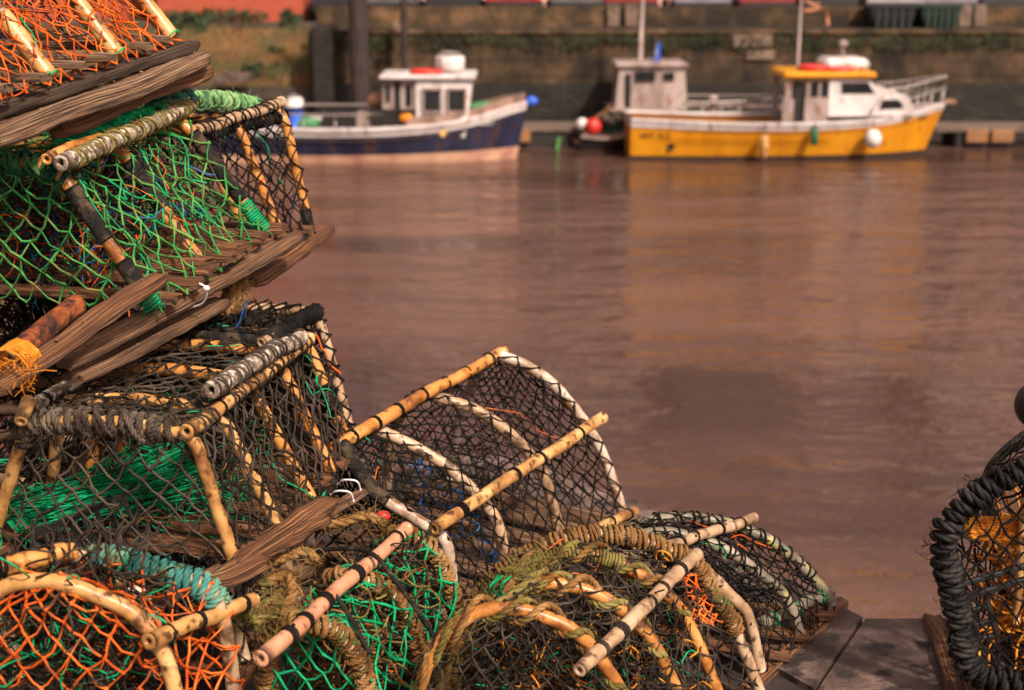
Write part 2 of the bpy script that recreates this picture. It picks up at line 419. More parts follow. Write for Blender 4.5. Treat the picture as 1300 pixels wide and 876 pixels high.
def creel(label, hoops, pipe_r, hoop_mats, net_mat, rails=(), half=.026, tw=.0016, ends=(1, 1), runners=None, slats=5, wood='wood',
          wraps=(), lash_mat='t_black', sag=.02, jit=.004, inside=(), drop=.01, lashes=6, hoop_out=None, ends_half=None, end_mat=None, slat_w=.05, loose=(('t_brown', 26), ('t_bgreen', 5), ('t_orange', 4))):
    feet = [h[0] for h in hoops] + [h[-1] for h in hoops]
    c = sum(feet, V()) / len(feet)
    root = empty('lobster_creel', (c.x, c.y, min(p.z for p in feet) - .03), label, 'lobster creel', G_CREEL)
    K = [resample(h, 60) for h in hoops]; n = len(K)
    ho = []
    for i, h in enumerate(K):
        mk = hoop_mats[i] if isinstance(hoop_mats, (list, tuple)) else hoop_mats
        mb = MB(); sd = random.uniform(0, 50)
        mb.tube([p + rv(.0008) for p in h], pipe_r, 12, True, True, rf=lambda t, sd=sd: 1 + .07 * mnoise.noise(V((t * 14, sd, 0))))
        ho.append(mb.build('hoop', M[mk], root))
    for (i, a, b, kind, mk, rr) in wraps:              # tape or rope round a stretch of a hoop
        mb = MB()
        if kind == 'tape': mb.tube(sub(K[i], a, b, 24), pipe_r * 1.13 + .001, 12, rf=lambda t: 1 + .12 * mnoise.noise(V((t * 22, a * 9, 3))))
        elif kind == 'coil': wrap(mb, K[i], pipe_r, rr, rr * 11, a, b, 6, 1.0)
        else:
            if kind == 'rope2':
                wrap_rope(mb, K[i], pipe_r, rr, rr * 2.6, a, b, .45); wrap_rope(mb, K[i], pipe_r + rr * .9, rr * .8, rr * 7.5, a, b, .6)
                fuzz(mb, sub(K[i], a, b), pipe_r + rr * 2, 160, .03)
            else: wrap(mb, K[i], pipe_r, rr, rr * 2.3, a, b, 6, .5)
            fuzz(mb, sub(K[i], a, b), pipe_r + rr * 2, 140, .022)
        mb.build('rope_binding' if kind != 'tape' else 'tape', M[mk], ho[i])
    # netting over the hoops
    cen = [lerp(h[0], h[-1], .5) + V((0, 0, .12)) for h in K]
    def S(u, v):
        x = u * (n - 1); k = min(int(x), n - 2); f = x - k; y = v * 59; j = min(int(y), 58); g = y - j
        a = lerp(K[k][j], K[k][j + 1], g); b = lerp(K[k + 1][j], K[k + 1][j + 1], g)
        p = lerp(a, b, f); cc = lerp(cen[k], cen[k + 1], f); d = (p - cc).normalized()
        return p + d * (pipe_r + tw * 2) - d * sag * 4 * f * (1 - f) * min(1, 6 * min(v, 1 - v))
    Lu = sum((cen[i + 1] - cen[i]).length for i in range(n - 1)); Lv = plen(K[0])
    mb = MB(); net(mb, S, max(4, int(Lu / half)), max(6, int(Lv / half)), tw, jit, drop=drop)
    nt = mb.build('netting', M[net_mat], root)
    eh = ends_half or half
    for e, k in ((0, 0), (1, n - 1)):
        if not ends[e]: continue
        h = K[k]; o = (cen[0] - cen[1]).normalized() * (.012 if e == 0 else -.012)
        def E(u, v, h=h, o=o):
            y = v * 29.0; j = min(int(y), 28); g = y - j
            a = lerp(h[j], h[j + 1], g); b = lerp(h[59 - j], h[58 - j], g)
            return lerp(a, b, u) + o * math.sin(u * PI) * .7
        mb = MB(); net(mb, E, max(4, int((h[0] - h[-1]).length / eh)), max(4, int(plen(h) / 2 / eh)), tw, jit, sag=.12, drop=drop)
        mb.build('end_netting', M[end_mat or net_mat], root)
    # loose ends of twine caught on the netting
    for mk, cnt in loose:
        mb = MB()
        for _ in range(cnt):
            u, v = random.uniform(.05, .95), random.uniform(.05, .95); P = []; du, dv = rnd(.05), rnd(.04)
            for k in range(random.randint(3, 6)):
                P.append(S(max(0, min(1, u)), max(0, min(1, v))) + rv(.008)); u += du + rnd(.03); v += dv + rnd(.025)
            mb.tube(smooth(P, len(P) * 3), tw * random.uniform(.5, 1), 4, False)
        tag(mb.build('loose_twine', M[mk], root), kind='stuff')
    # rails
    for (P, mk, r, wmk, mode) in rails:
        P = resample(P, 24); sd = random.uniform(0, 50); P = [p + V((mnoise.noise(V((k * .16, sd, 0))), mnoise.noise(V((k * .16, sd, 5))), mnoise.noise(V((k * .16, sd, 9))))) * .007 for k, p in enumerate(P)]
        mb = MB(); mb.tube([p + rv(.0008) for p in P], r, 12, True, True, rf=lambda t: 1 + .10 * mnoise.noise(V((t * 12, sd, 0))) + .05 * mnoise.noise(V((t * 40, sd, 3))))
        ro = mb.build('rail', M[mk], root)
        if wmk:
            mb = MB()
            if mode == 'coil':
                wrap(mb, P, r, .0026, .034, .03, .97, 5, 1.3); wrap(mb, P, r, .0020, .061, .05, .95, 5, 1.6)
                fuzz(mb, P, r + .006, 160, .018)
            elif mode == 'thick':
                wrap(mb, P, r, .0042, .0125, .08, .99, 6, .7); wrap(mb, P, r + .003, .0036, .034, .10, .99, 5, 1.2); fuzz(mb, P, r + .01, 160, .02)
            else:
                m_ = mode or lashes
                for q in range(m_):
                    mb = MB(); lash(mb, P, .04 + .92 * (q + .5 + rnd(.25)) / m_, r, .0019, random.choice((1.4, 2, 3, 5)))
                    mb.build('lashing', M[wmk], ro)
            if mode in ('coil', 'thick', 'olive'): mb.build('lashing', M[wmk], ro)
    # timber base
    A0, A1 = K[0][0], K[-1][0]; B0, B1 = K[0][-1], K[-1][-1]
    dz = V((0, 0, -.022)); ld = (A1 - A0).normalized()
    if runners is None:
        runners = [(A0 - ld * .06 + dz, A1 + ld * .06 + dz, .045, .032, wood), (B0 - ld * .06 + dz, B1 + ld * .06 + dz, .045, .032, wood)]
    for (p, q, w, t, mk) in runners:
        mb = MB(); mb.plank(p, q, w, t)
        for k in range(7): mb.blob(lerp(p, q, (k + .5 + rnd(.2)) / 7) + V((rnd(.3) * w, rnd(.3) * w, t * .50)), .0042, 1, (1, 1, .5))
        mb.build('runner', M[mk], root)
    for k in range(slats):
        f = (k + .5 + rnd(.15)) / slats
        a = lerp(A0, A1, f); b = lerp(B0, B1, f); d = (a - b).normalized() * random.uniform(.02, .035)
        mb = MB(); mb.plank(a + d + V((0, 0, .006)), b - d + V((0, 0, .006)), slat_w + rnd(.008), .018, rough=.18, n=14)
        mb.build('slat', M[wood], root)
    for (mk, cnt, r, lo, hi, nm) in inside:              # old twine lying inside
        mb = MB(); c0 = lerp(sum(cen, V()) / n, c, .5)
        X = (cen[-1] - cen[0]) * .36; Y = (A0 - B0) * .26
        tangle(mb, V((c0.x, c0.y, c.z)) + V((0, 0, (lo + hi) / 2)), X, Y, V((0, 0, (hi - lo) / 2)), int(cnt * 1.7), r * 1.1, .11, .9)
        tag(mb.build(nm, M[mk], root), kind='stuff')
    return root, K

# A: top of the stack, orange netting over thick cream pipes
hA = []
for (x, y, Y) in ((-30, 124, 2.52), (64, 99, 2.78), (151, 72, 3.02), (219, 48, 3.26)):
    Fp = pt(x, y, Y); T = Fp + WD * .21 + V((0, 0, .27)); hA.append(trap(Fp, T, .18, .60, arch=.03, r=.09))
rA, KA = creel('orange netted creel on cream pipes, topmost of the stack, on a thick driftwood beam', hA, .0175,
      ['tan_pipe', 'cream', 'cream', 'cream'], 't_orange', loose=(('t_orange', 70), ('t_brown', 40), ('t_bgreen', 6)), half=.021, tw=.0021, sag=.045, jit=.008, wood='wood_grey', slats=6, end_mat='t_orange',
      runners=[(pt(-12, 176, 2.56), pt(258, 72, 3.30),   .055, .040, 'wood_grey'), (pt(-20, 146, 2.60), pt(236, 57, 3.30), .085, .022, 'wood_dark'), (pt(70, 165, 2.80), pt(262, 90, 3.36), .05, .032, 'wood_red'),
               (pt(-12, 176, 2.56) + WD * .6, pt(258, 72, 3.30) + WD * .6, .05, .05, 'wood_grey')],
      rails=[(([hA[0][22] + V((0, 0, .02)), hA[-1][22] + V((0, 0, .02))]), 'cream', .015, 't_orange', 5)],
      inside=[('t_brown', 120, .0014, .02, .2, 'old_netting'), ('t_blue', 14, .0016, .02, .2, 'blue_twine')])
for (x, y, Y) in ((64, 97, 2.765), (151, 70, 3.0), (219, 47, 3.24)):      # green ties at the pipe feet
    mb = MB(); p = pt(x, y, Y); a = pt(x - 10, y - 12, Y)
    wrap(mb, [p, a], .0180, .0020, .005, .0, .25, 5); mb.build('green_tie', M['t_bgreen'], rA)

# B: green netted creel under it
FB = [pt(195, 390, 2.75), pt(262, 345, 3.02), pt(335, 293, 3.30)]
TB = [pt(70, 209, 2.75), pt(150, 185, 3.02), pt(233, 153, 3.30)]
hB = [trap(f, t, .36, .62, arch=.0, r=.04) for f, t in zip(FB, TB)]
rB, KB = creel('green netted creel with black taped legs, second from the top of the stack', hB, .0145, ['orange_pipe', 'orange_pipe', 'orange_pipe'], 't_green', loose=(('t_brown', 60), ('t_bgreen', 46), ('t_blue', 8), ('t_orange', 14)),
      half=.031, tw=.0024, sag=.03, jit=.009, wood='wood_red', slats=6, ends_half=.033,
      wraps=[(0, .03, .115, 'tape', 'black_pipe', 0), (0, .17, .29, 'tape', 'black_pipe', 0), (2, .10, .30, 'tape', 'black_pipe', 0), (1, .18, .3, 'tape', 'black_pipe', 0),
             (0, .30, .72, 'rope2', 'r_green', .006), (0, .0, .05, 'rope', 't_bgreen', .003), (2, .0, .09, 'rope', 't_bgreen', .003)],
      rails=[([pt(78, 207, 2.69), pt(243, 134, 3.36)], 'barnacle', .017, 'r_olive', 'coil'), ([pt(58, 202, 2.68), pt(215, 136, 3.3)], 'orange_pipe', .011, None, 0),
             ([TB[0] + WD * .36, TB[2] + WD * .36], 'cream', .013, 't_green', 'coil')],
      runners=[(pt(82, 462, 2.50), pt(376, 302, 3.44), .05, .026, 'wood'), (pt(-8, 492, 2.30), pt(207, 352, 2.70), .042, .026, 'wood_red'),
               (pt(95, 480, 2.52), pt(282, 384, 3.10), .06, .020, 'wood'), (FB[0] + WD * .62 + V((0, 0, -.03)), FB[2] + WD * .62 + V((0, 0, -.03)), .05, .035, 'wood')],
      inside=[('t_brown', 320, .0014, -.0, .22, 'old_netting'), ('t_orange', 90, .0015, -.0, .16, 'orange_twine'), ('t_blue', 60, .0014, .0, .18, 'blue_twine'),
              ('t_bgreen', 60, .0014, .0, .18, 'green_twine')])
for k, (x, y, Y) in enumerate(((252, 334, 2.98), (290, 314, 3.12), (318, 303, 3.24), (345, 290, 3.36))):
    mb = MB(); p = pt(x, y, Y); mb.plank(p - WD * .03, p + WD * .12, .05, .03, rough=.2, n=8); mb.build('wood_block', M['wood_red'], rB)
mb = MB(); mb.tube(resample([pt(-6, 468, 2.40), pt(98, 386, 2.66)], 20), .021, 10, rf=lambda t: 1 + .12 * mnoise.noise(V((t * 20, 1, 0)))); mb.build('ballast_bar', M['rust'], rB, label='rusty steel ballast bar')
mb = MB()
wrap(mb, [pt(10, 470, 2.35), pt(34, 452, 2.40)], .035, .0026, .0065, .1, .9, 5, .5)
fuzz(mb, [pt(20, 478, 2.33), pt(28, 466, 2.33)], .03, 60, .04, .0009); mb.build('twine_lashing', M['r_orange'], rB)
mb = MB()
q = pt(262, 362, 2.92)
mb.tube(smooth([pt(232, 364, 2.9), pt(245, 358, 2.88), pt(262, 366, 2.88), pt(258, 384, 2.90), pt(238, 392, 2.92)], 24), .0022, 6); mb.blob(pt(262, 366, 2.88), .008, 1, (1, .6, .8))
mb.build('cable_tie', M['white_plastic'], rB)

# K: black netted creel behind B
FK = [pt(322, 312, 3.42), pt(356, 300, 3.58), pt(393, 292, 3.76)]
TK = [pt(250, 168, 3.42), pt(300, 152, 3.58), pt(358, 136, 3.76)]
hK = [trap(f, t, .34, .56, arch=.0, r=.05) for f, t in zip(FK, TK)]
rK, KK = creel('black netted creel with orange pipe legs, at the far end behind the green netted creel', hK, .013, 'orange_pipe', 't_black', half=.024, tw=.0022,
      sag=.015, jit=.006, wood='wood_red', slats=4,
      rails=[([pt(245, 168, 3.40), pt(357, 131, 3.78)], 'tan_pipe', .0145, 't_black', 'coil'), ([pt(250, 172, 3.43), pt(364, 146, 3.80)], 'black_pipe', .010, 't_black', 'thick')],
      runners=[(pt(318, 356, 3.30), pt(419, 290, 3.96), .045, .034, 'wood_red'), (FK[0] + WD * .55, FK[2] + WD * .55, .045, .034, 'wood_red')],
      wraps=[(2, .0, .06, 'tape', 'black_pipe', 0)])

# C: brown netted creel under B
FC = [ptz(x, y, .42) for x, y in ((297, 712), (356, 674), (394, 632), (421, 600), (443, 568))]
TC = [ptz(x, y, .675) for x, y in ((246, 551), (279, 522), (313, 482), (350, 450), (389, 432))]
hC = [trap(f, t, .33, .50, arch=.012, r=.035) for f, t in zip(FC, TC)]
rC, KC = creel('brown netted creel with cream pipe legs, third down the stack, above the orange netted one', hC, .013, ['cream', 'cream', 'orange_pipe', 'orange_pipe', 'orange_pipe'],
      't_brown', loose=(('t_brown', 90), ('t_bgreen', 14), ('t_mud', 40)), half=.021, tw=.0025, sag=.012, jit=.006, wood='wood_red', slats=7, ends_half=.032, end_mat='t_mud',
      wraps=[(0, .32, .60, 'rope2', 'r_grey', .0075), (0, .60, .72, 'rope2', 'r_grey', .006), (4, .1, .2, 'rope', 't_black', .003)],
      rails=[([ptz(238, 548, .685), ptz(392, 430, .685)], 'cream', .0145, 't_brown', 'coil'),
             ([pt(266, 496, 2.50) , pt(381, 426, 2.96)], 'barnacle', .017, 't_mud', 'coil'),
             ([ptz(30, 522, .675), ptz(216, 424, .675)], 'barnacle', .014, 't_black', 5)],
      runners=[(ptz(188, 772, .40), ptz(463, 624, .40), .022, .018, 'wood'), (FC[0] + WD * .5 - V((0, .05, .03)), FC[4] + WD * .5 + V((0, .05, -.03)), .045, .03, 'wood_red')],
      inside=[('t_brown', 260, .0013, -.01, .2, 'old_netting'), ('t_bgreen', 50, .0013, .0, .16, 'green_twine'), ('r_brown', 60, .0016, .0, .1, 'brown_twine')])
for (a, b) in (((270, 736), (336, 714)), ((345, 690), (410, 655)), ((300, 720), (420, 640))):
    mb = MB(); p, q = ptz(*a, .425), ptz(*b, .425); mb.plank(p, q, .05, .03, rough=.2, n=14); mb.build('wood_block', M['wood_red'], rC)
# cream pipe stub beside the near hoop and white ties on the runner
mb = MB(); mb.tube([pt(36, 508, 2.47), pt(27, 535, 2.42)], .013, 12, True, True); mb.build('pipe_end', M['cream'], rC)
for (x, y) in ((446, 614), (437, 628)):
    mb = MB(); p = ptz(x, y, .42); mb.tube(smooth([p + V((-.028, 0, .0)), p + V((-.012, -.02, .016)), p + V((.014, -.018, .012)), p + V((.02, -.006, -.012))], 14), .0022, 6); mb.build('cable_tie', M['white_plastic'], rC)

# J: black netted creel behind C
TJ = [ptz(x, y, .70) for x, y in ((338, 432), (370, 413), (402, 396))]
hJ = [trap(t + V((.07, -.02, -.28)), t, .34, .50, arch=.0, r=.04) for t in TJ]
creel('dark creel of tangled black netting, behind the brown netted creel, below the black netted one', hJ, .013, ['black_pipe', 'black_pipe', 'tan_pipe'], 't_black', half=.017, tw=.0026, jit=.007, wood='wood_red', slats=4,
      rails=[([ptz(332, 436, .705), ptz(404, 394, .705)], 'tan_pipe', .013, 't_black', 'thick')],
      inside=[('t_black', 340, .0018, .08, .24, 'old_netting'), ('t_brown', 160, .0018, .08, .24, 'brown_netting'), ('t_blue', 16, .002, .12, .24, 'blue_twine')])

def mirror(P, axis):                        # right half of an arch -> whole arch mirrored about its ridge
    rid = P[0]; ax = axis.normalized(); pr = V((ax.y, -ax.x, 0)).normalized()
    left = []
    for p in P[1:]:
        d = p - rid; left.append(p - pr * (2 * d.dot(pr)))
    return smooth(P[::-1] + left, 60)

# D: black netted half-round creel in the middle
axD = pt(636, 447, 3.6) - pt(433, 560, 3.02)
rows = [([(433, 562), (455, 598), (480, 628), (541, 667), (567, 692), (576, 762)], 2.99), ([(474, 545), (516, 562), (563, 589), (598, 620), (630, 661), (642, 716)], 3.17),
        ([(548, 503), (605, 521), (656, 559), (689, 602), (705, 656), (714, 696)], 3.38), ([(636, 452), (690, 478), (727, 516), (758, 562), (778, 610), (792, 657)], 3.585)]
hD = [mirror([pt(x, y, Y) for x, y in L], axD) for L, Y in rows]
for h in hD:                                # keep the hidden feet at the level of the near ones
    pass
rD, KD = creel('half round creel of white hoops and black netting under two bare cream rods', hD, .0145, ['white_pipe', 'tan_pipe', 'tan_pipe', 'white_pipe'], 't_black', wraps=[(0, .33, .5, 'tape', 'black_pipe', 0)], half=.0255,
      tw=.0021, sag=.022, jit=.005, wood='wood', slats=6, ends=(1, 1),
      rails=[([pt(424, 567, 2.99), pt(638, 446, 3.62)], 'orange_pipe', .0155, 't_black', 7), ([pt(551, 670, 2.93), pt(768, 530, 3.50)], 'cream', .0155, 't_black', 4),
             ([pt(760, 670, 3.40), pt(806, 648, 3.62)], 'cream', .014, 't_black', 2)],
      inside=[('t_brown', 110, .0015, .0, .25, 'old_netting')], slat_w=.07)
bl = MB()                                    # blue net panel hanging inside D
def SB(u, v): return lerp(lerp(pt(520, 590, 3.25), pt(575, 600, 3.3), u), lerp(pt(560, 765, 3.15), pt(640, 720, 3.25), u), v) + V((0, 0, .02 * math.sin(u * 9)))
net(bl, SB, 9, 14, .0024, .014, .2, drop=.45); bl.build('inner_netting', M['t_blue'], rD, label='blue netting hanging inside')

# I: green netted creel with brown rope hoops, front centre-left
axI = pt(513, 678, 2.74) - pt(395, 775, 2.36)
rI_ = [([(513, 679), (540, 690), (562, 722), (578, 770), (588, 850)], 2.74), ([(447, 735), (485, 745), (515, 780), (530, 830), (540, 920)], 2.50), ([(385, 790), (425, 800), (455, 840), (470, 900), (480, 1000)], 2.30)]
hI = [mirror([pt(x, y, Y) for x, y in L], axI) for L, Y in rI_]
rI, KI = creel('green netted creel with brown rope hoops and a pinkish rod, below the brown netted creel', hI, .010, 'tan_pipe', 't_bgreen', half=.031, tw=.0025, jit=.008, sag=.02,
      wood='wood_red', slats=4, wraps=[(0, .02, .98, 'rope2', 'r_brown', .0058), (1, .02, .98, 'rope2', 'r_brown', .0055), (2, .02, .98, 'rope2', 'r_brown', .0055)],
      rails=[([pt(516, 674, 2.71), pt(330, 838, 2.09)], 'pink_pipe', .0145, 't_black', 6)],
      inside=[('t_brown', 200, .0018, .0, .3, 'old_netting'), ('r_brown', 120, .0022, .0, .3, 'brown_twine'), ('r_olive', 60, .0022, .0, .3, 'olive_twine')])
mb = MB()
mb.tube(smooth([pt(370, 740, 2.5), pt(410, 745, 2.42), pt(425, 755, 2.36), pt(445, 785, 2.33), pt(470, 830, 2.3)], 30), .0045, 8)
mb.tube(smooth([pt(398, 698, 2.62), pt(450, 697, 2.56), pt(478, 707, 2.5), pt(500, 735, 2.46), pt(530, 775, 2.45), pt(552, 810, 2.45)], 36), .0048, 8)
mb.build('rubber_strap', M['black_pipe'], rI)

# E: brown and black netted creel with rope bound hoops, front centre-right
rowsE = [([(975, 905), (930, 792), (905, 756), (884, 716), (850, 700), (795, 681), (722, 683), (655, 714), (604, 768), (572, 900)], 2.66),
         ([(930, 930), (900, 850), (872, 788), (845, 754), (800, 722), (745, 703), (705, 707), (642, 738), (590, 800), (552, 930)], 2.54),
         ([(905, 980), (860, 880), (825, 810), (775, 764), (725, 744), (682, 742), (622, 772), (572, 830), (530, 960)], 2.41),
         ([(850, 1020), (800, 900), (745, 815), (692, 783), (640, 772), (594, 784), (545, 840), (500, 990)], 2.28)]
hE = [smooth([pt(x, y, Y) for x, y in L], 60) for L, Y in rowsE]
rE, KE = creel('dark netted creel with hoops bound in olive rope, front centre, with pale rod', hE, .0125, ['tan_pipe', 'orange_pipe', 'orange_pipe', 'orange_pipe'], 't_brown', half=.027, tw=.0021,
      sag=.02, jit=.008, wood='wood_red', slats=4,
      wraps=[(0, .18, .92, 'rope2', 'r_brown', .0046), (1, .42, .92, 'rope', 'r_olive', .003)],
      rails=[([pt(887, 704, 2.61), pt(735, 850, 2.20)], 'tan_pipe', .0135, 't_brown', 5)],
      inside=[('t_brown', 300, .0018, .02, .3, 'old_netting'), ('r_orange', 50, .0018, .05, .25, 'orange_twine'), ('t_bgreen', 30, .0016, .05, .25, 'green_twine')])
for hi, mk in ((1, 'r_olive'), (2, 'r_olive'), (3, 'r_olive'), (1, 'r_brown'), (2, 'r_brown'), (3, 'r_brown')):
    mb = MB(); P = sub(KE[hi], .25, .95, 60); off = .012 if mk == 'r_olive' else .017
    Q = []
    for k, p in enumerate(P):
        a = k * .55 + (0 if mk == 'r_olive' else 2.2); Q.append(p + V((0, -math.sin(a), math.cos(a))) * (off + .006))
    rope(mb, smooth(Q, 200), .0070); fuzz(mb, Q, .012, 160, .025); mb.build('spiral_rope', M[mk], rE)
mb = MB(); rope(mb, smooth([pt(690, 722, 2.44), pt(668, 745, 2.40), pt(640, 765, 2.36), pt(600, 784, 2.32), pt(560, 800, 2.3)], 40), .013); fuzz(mb, [pt(690, 720, 2.44), pt(655, 735, 2.42)], .02, 220, .05, .0008)
mb.build('rope_end', M['r_olive'], rE)
mb = MB()
for x in (622, 632, 641): wrap(mb, [pt(x, 733, 2.40), pt(x + 5, 755, 2.38)], .012, .0026, .05, 0, 1, 5)
mb.build('green_tie', M['t_bgreen'], rE)
mb = MB()
def SO(u, v): return lerp(lerp(pt(862, 735, 2.60), pt(878, 730, 2.63), u), lerp(pt(880, 795, 2.56), pt(915, 790, 2.62), u), v) + rv(.004)
net(mb, SO, 8, 12, .0022, .006, .1); mb.build('orange_netting', M['t_orange'], rE)
mb = MB(); wrap(mb, [pt(838, 712, 2.6), pt(848, 702, 2.62)], .014, .0022, .02, 0, 1, 5); mb.build('yellow_tie', M['r_orange'], rE)

# F: black netted creel behind E, at the quay corner
rowsF = [([(965, 850), (950, 783), (931, 760), (889, 719), (850, 700), (805, 702), (770, 730), (750, 800)], 2.76), ([(1018, 812), (996, 757), (958, 724), (921, 698), (862, 678), (812, 680), (775, 705), (755, 780)], 2.90),
         ([(1056, 768), (1041, 744), (1001, 703), (954, 675), (894, 659), (830, 660), (790, 684), (772, 752)], 3.05)]
hF = [smooth([pt(x, y, Y) for x, y in L], 60) for L, Y in rowsF]
rF, KF = creel('low creel of black netting on grey hoops at the quay corner', hF, .013, ['tan_pipe', 'grey_pipe', 'grey_pipe'], 't_black', half=.021, tw=.0019, jit=.005, sag=.015,
      wood='wood_red', slats=3, wraps=[(2, .1, .9, 'coil', 't_black', .0026), (1, .1, .9, 'coil', 't_black', .0022)],
      rails=[([pt(838, 696, 2.72), pt(957, 657, 3.06)], 'tan_pipe', .0125, 't_black', 4), ([pt(965, 792, 2.88), pt(1056, 752, 3.07)], 'grey_pipe', .0145, 't_bgreen', 3)],
      inside=[('t_black', 160, .0016, .0, .12, 'old_netting')], ends=(0, 1))

# H: orange netted creel, front left
rowsH = [([(300, 900), (286, 800), (266, 750), (222, 731), (160, 713), (105, 706), (40, 720), (-20, 765), (-60, 900)], 2.24), ([(240, 960), (212, 840), (172, 782), (120, 755), (62, 738), (5, 746), (-45, 790), (-90, 950)], 2.10)]
hH = [smooth([pt(x, y, Y) for x, y in L], 60) for L, Y in rowsH]
rH, KH = creel('orange netted creel with a turquoise rope bound hoop, low on the left', hH, .0135, ['tan_pipe', 'cream'], 't_orange', half=.030, tw=.0024, jit=.006, sag=.03, wood='wood_red', slats=4,
      rails=[([pt(322, 764, 2.33), pt(190, 812, 2.05)], 'cream', .0135, 't_black', 3), ([pt(92, 700, 2.20), pt(-30, 726, 2.08)], 'orange_pipe', .0155, 't_black', 2)],
      inside=[('t_brown', 200, .0018, .0, .35, 'old_netting'), ('t_bgreen', 40, .0016, .0, .3, 'green_twine')], ends=(1, 1))
mb = MB(); P = sub(KH[0], .235, .50, 60); rp = []
wrap_pts = P
Q = resample(P, step=.0016); fr = frames(Q); L_ = 0; line = []
for k, p in enumerate(Q):
    a = 2 * PI * k * .0016 / .0145; line.append(p + (fr[k][1] * math.cos(a) + fr[k][2] * math.sin(a)) * (.019 + .003 * mnoise.noise(V((k * .02, 0, 0)))))
rope(mb, line, .0072, n=4); fuzz(mb, P, .03, 150, .02); mb.build('rope_binding', M['r_turq'], rH, label='turquoise rope coiled tightly round the hoop')

# G: upright creel with thick black rope round its mouth, right
ringG = [(1330, 593), (1290, 600), (1246, 625), (1207, 662), (1197, 695), (1206, 735), (1218, 790), (1232, 850), (1290, 866), (1390, 866), (1440, 800), (1450, 690), (1410, 620), (1368, 597)]
ctr = pt(1325, 730, 2.62)
rG = empty('lobster_creel', (ctr.x, ctr.y + .2, 0), 'creel with a mouth bound in thick black rope and orange rope inside, on the right', 'lobster creel', G_CREEL)
front = smooth([pt(x, y, 2.62) for x, y in ringG] + [pt(1330, 593, 2.62)], 120)
back = [p + V((.21, .38, -.02)) for p in front]
for nm, P in (('hoop', front), ('hoop', back)):
    mb = MB(); mb.tube(P, .012, 10); ho = ho = mb.build(nm, M['black_pipe'], rG)
    if P is front:
        mb = MB(); Q = resample(P, step=.0022); fr = frames(Q); line = []
        for k, p in enumerate(Q):
            a = 2 * PI * k * .0022 / (.0235) + .8 * mnoise.noise(V((k * .03, 3, 0))); line.append(p + rv(.0008) + fr[k][0] * .012 * mnoise.noise(V((k * .045, 0, 7))) + (fr[k][1] * math.cos(a) + fr[k][2] * math.sin(a)) * (.0195 + .008 * mnoise.noise(V((k * .05, 0, 0)))))
        rope(mb, line, .0108, n=5, wob=.5); fuzz(mb, P, .035, 700, .03, .0008); mb.build('rope_binding', M['r_black'], ho)
mb = MB()
def SG(u, v):
    y = v * 119; j = min(int(y), 118); return lerp(lerp(front[j], front[j + 1], y - j), lerp(back[j], back[j + 1], y - j), u)
net(mb, SG, 16, 56, .0022, .006); mb.build('netting', M['t_black'], rG)
mb = MB()
def SGf(u, v):
    a = front[int(v * 59)]; b = front[119 - int(v * 59)]; return lerp(a, b, u) + V((0, .03 * math.sin(u * PI), 0))
net(mb, SGf, 18, 28, .0023, .008); mb.build('mouth_netting', M['t_black'], rG)
mb = MB()
for k in range(16):
    z = 674 + rnd(15); mb.tube(smooth([pt(1226 + rnd(6), z, 2.70), pt(1255, z + rnd(5), 2.72), pt(1300, z + rnd(6), 2.72), pt(1350, z + rnd(9), 2.74)], 16), .0042, 6)
tangle(mb, pt(1345, 745, 2.80), V((.12, 0, 0)), V((0, .08, 0)), V((0, 0, .12)), 280, .0034, .14, .6)
fuzz(mb, [pt(1250, 680, 2.72), pt(1330, 680, 2.74)], .02, 240, .04, .0008)
mb.build('orange_rope_fill', M['r_orange'], rG)
mb = MB()
for a, b in (((1222, 741), (1310, 716)), ((1228, 757), (1310, 733)), ((1228, 757), (1244, 820)), ((1250, 750), (1268, 815))):
    p, q = pt(*a, 2.655), pt(*b, 2.655); d = (q - p); mb.box(lerp(p, q, .5), d.length, .012, .011, d.normalized(), V((0, 1, 0)), d.normalized().cross(V((0, 1, 0))).normalized(), .002)
for k in range(4):
    p = lerp(pt(1228, 757, 2.655), pt(1244, 820, 2.655), k / 3.5); q = lerp(pt(1250, 750, 2.655), pt(1268, 815, 2.655), k / 3.5); d = q - p
    mb.box(lerp(p, q, .5), d.length, .010, .008, d.normalized(), V((0, 1, 0)), d.normalized().cross(V((0, 1, 0))).normalized(), .002)
mb.build('escape_panel', M['black_plastic'], rG)
for k in range(3):
    p = front[0]; x = -.16 + .16 * k
    mb = MB(); c0 = pt(1325, 868, 2.62); mb.plank(V((c0.x + x - .0, 2.58, .018)), V((c0.x + x + .05, 3.02, .018)), .055, .03); mb.build('runner', M['wood_red'], rG)
# the black float and its strop above it
fl = empty('buoy', pt(1312, 590, 2.66), 'black round float on a short cane above the mouth bound in black rope', 'buoy')
mb = MB(); mb.blob(pt(1316, 514, 2.66), .042, 3, (1, 1, 1.12)); mb.build('float_body', M['black_plastic'], fl)
mb = MB(); mb.tube(resample([pt(1290, 790, 2.72), pt(1301, 640, 2.70), pt(1310, 545, 2.67), pt(1316, 520, 2.66)], 14), .009, 10); mb.build('cane', M['cream'], fl)
mb = MB(); wrap(mb, [pt(1300, 612, 2.69), pt(1304, 590, 2.685)], .010, .004, .009, 0, 1, 6); mb.build('lashing', M['r_brown'], fl)

# hidden support creel on the ground at the far left, under C
L1 = V((.22, .97, 0)); hS = []
for k in range(3):
    o = V((-.64, 2.48, .04)) + L1 * (.30 * k); hS.append(trap(o, o + WD * .06 + V((0, 0, .30)), .34, .46))
creel('dark creel at the very bottom, underneath the brown netted one', hS, .013, 'tan_pipe', 't_brown', half=.036, tw=.0022, wood='wood_red', slats=4,
      rails=[([hS[0][16], hS[2][16]], 'tan_pipe', .014, 't_black', 4)], inside=[('t_brown', 160, .002, .0, .25, 'old_netting')])

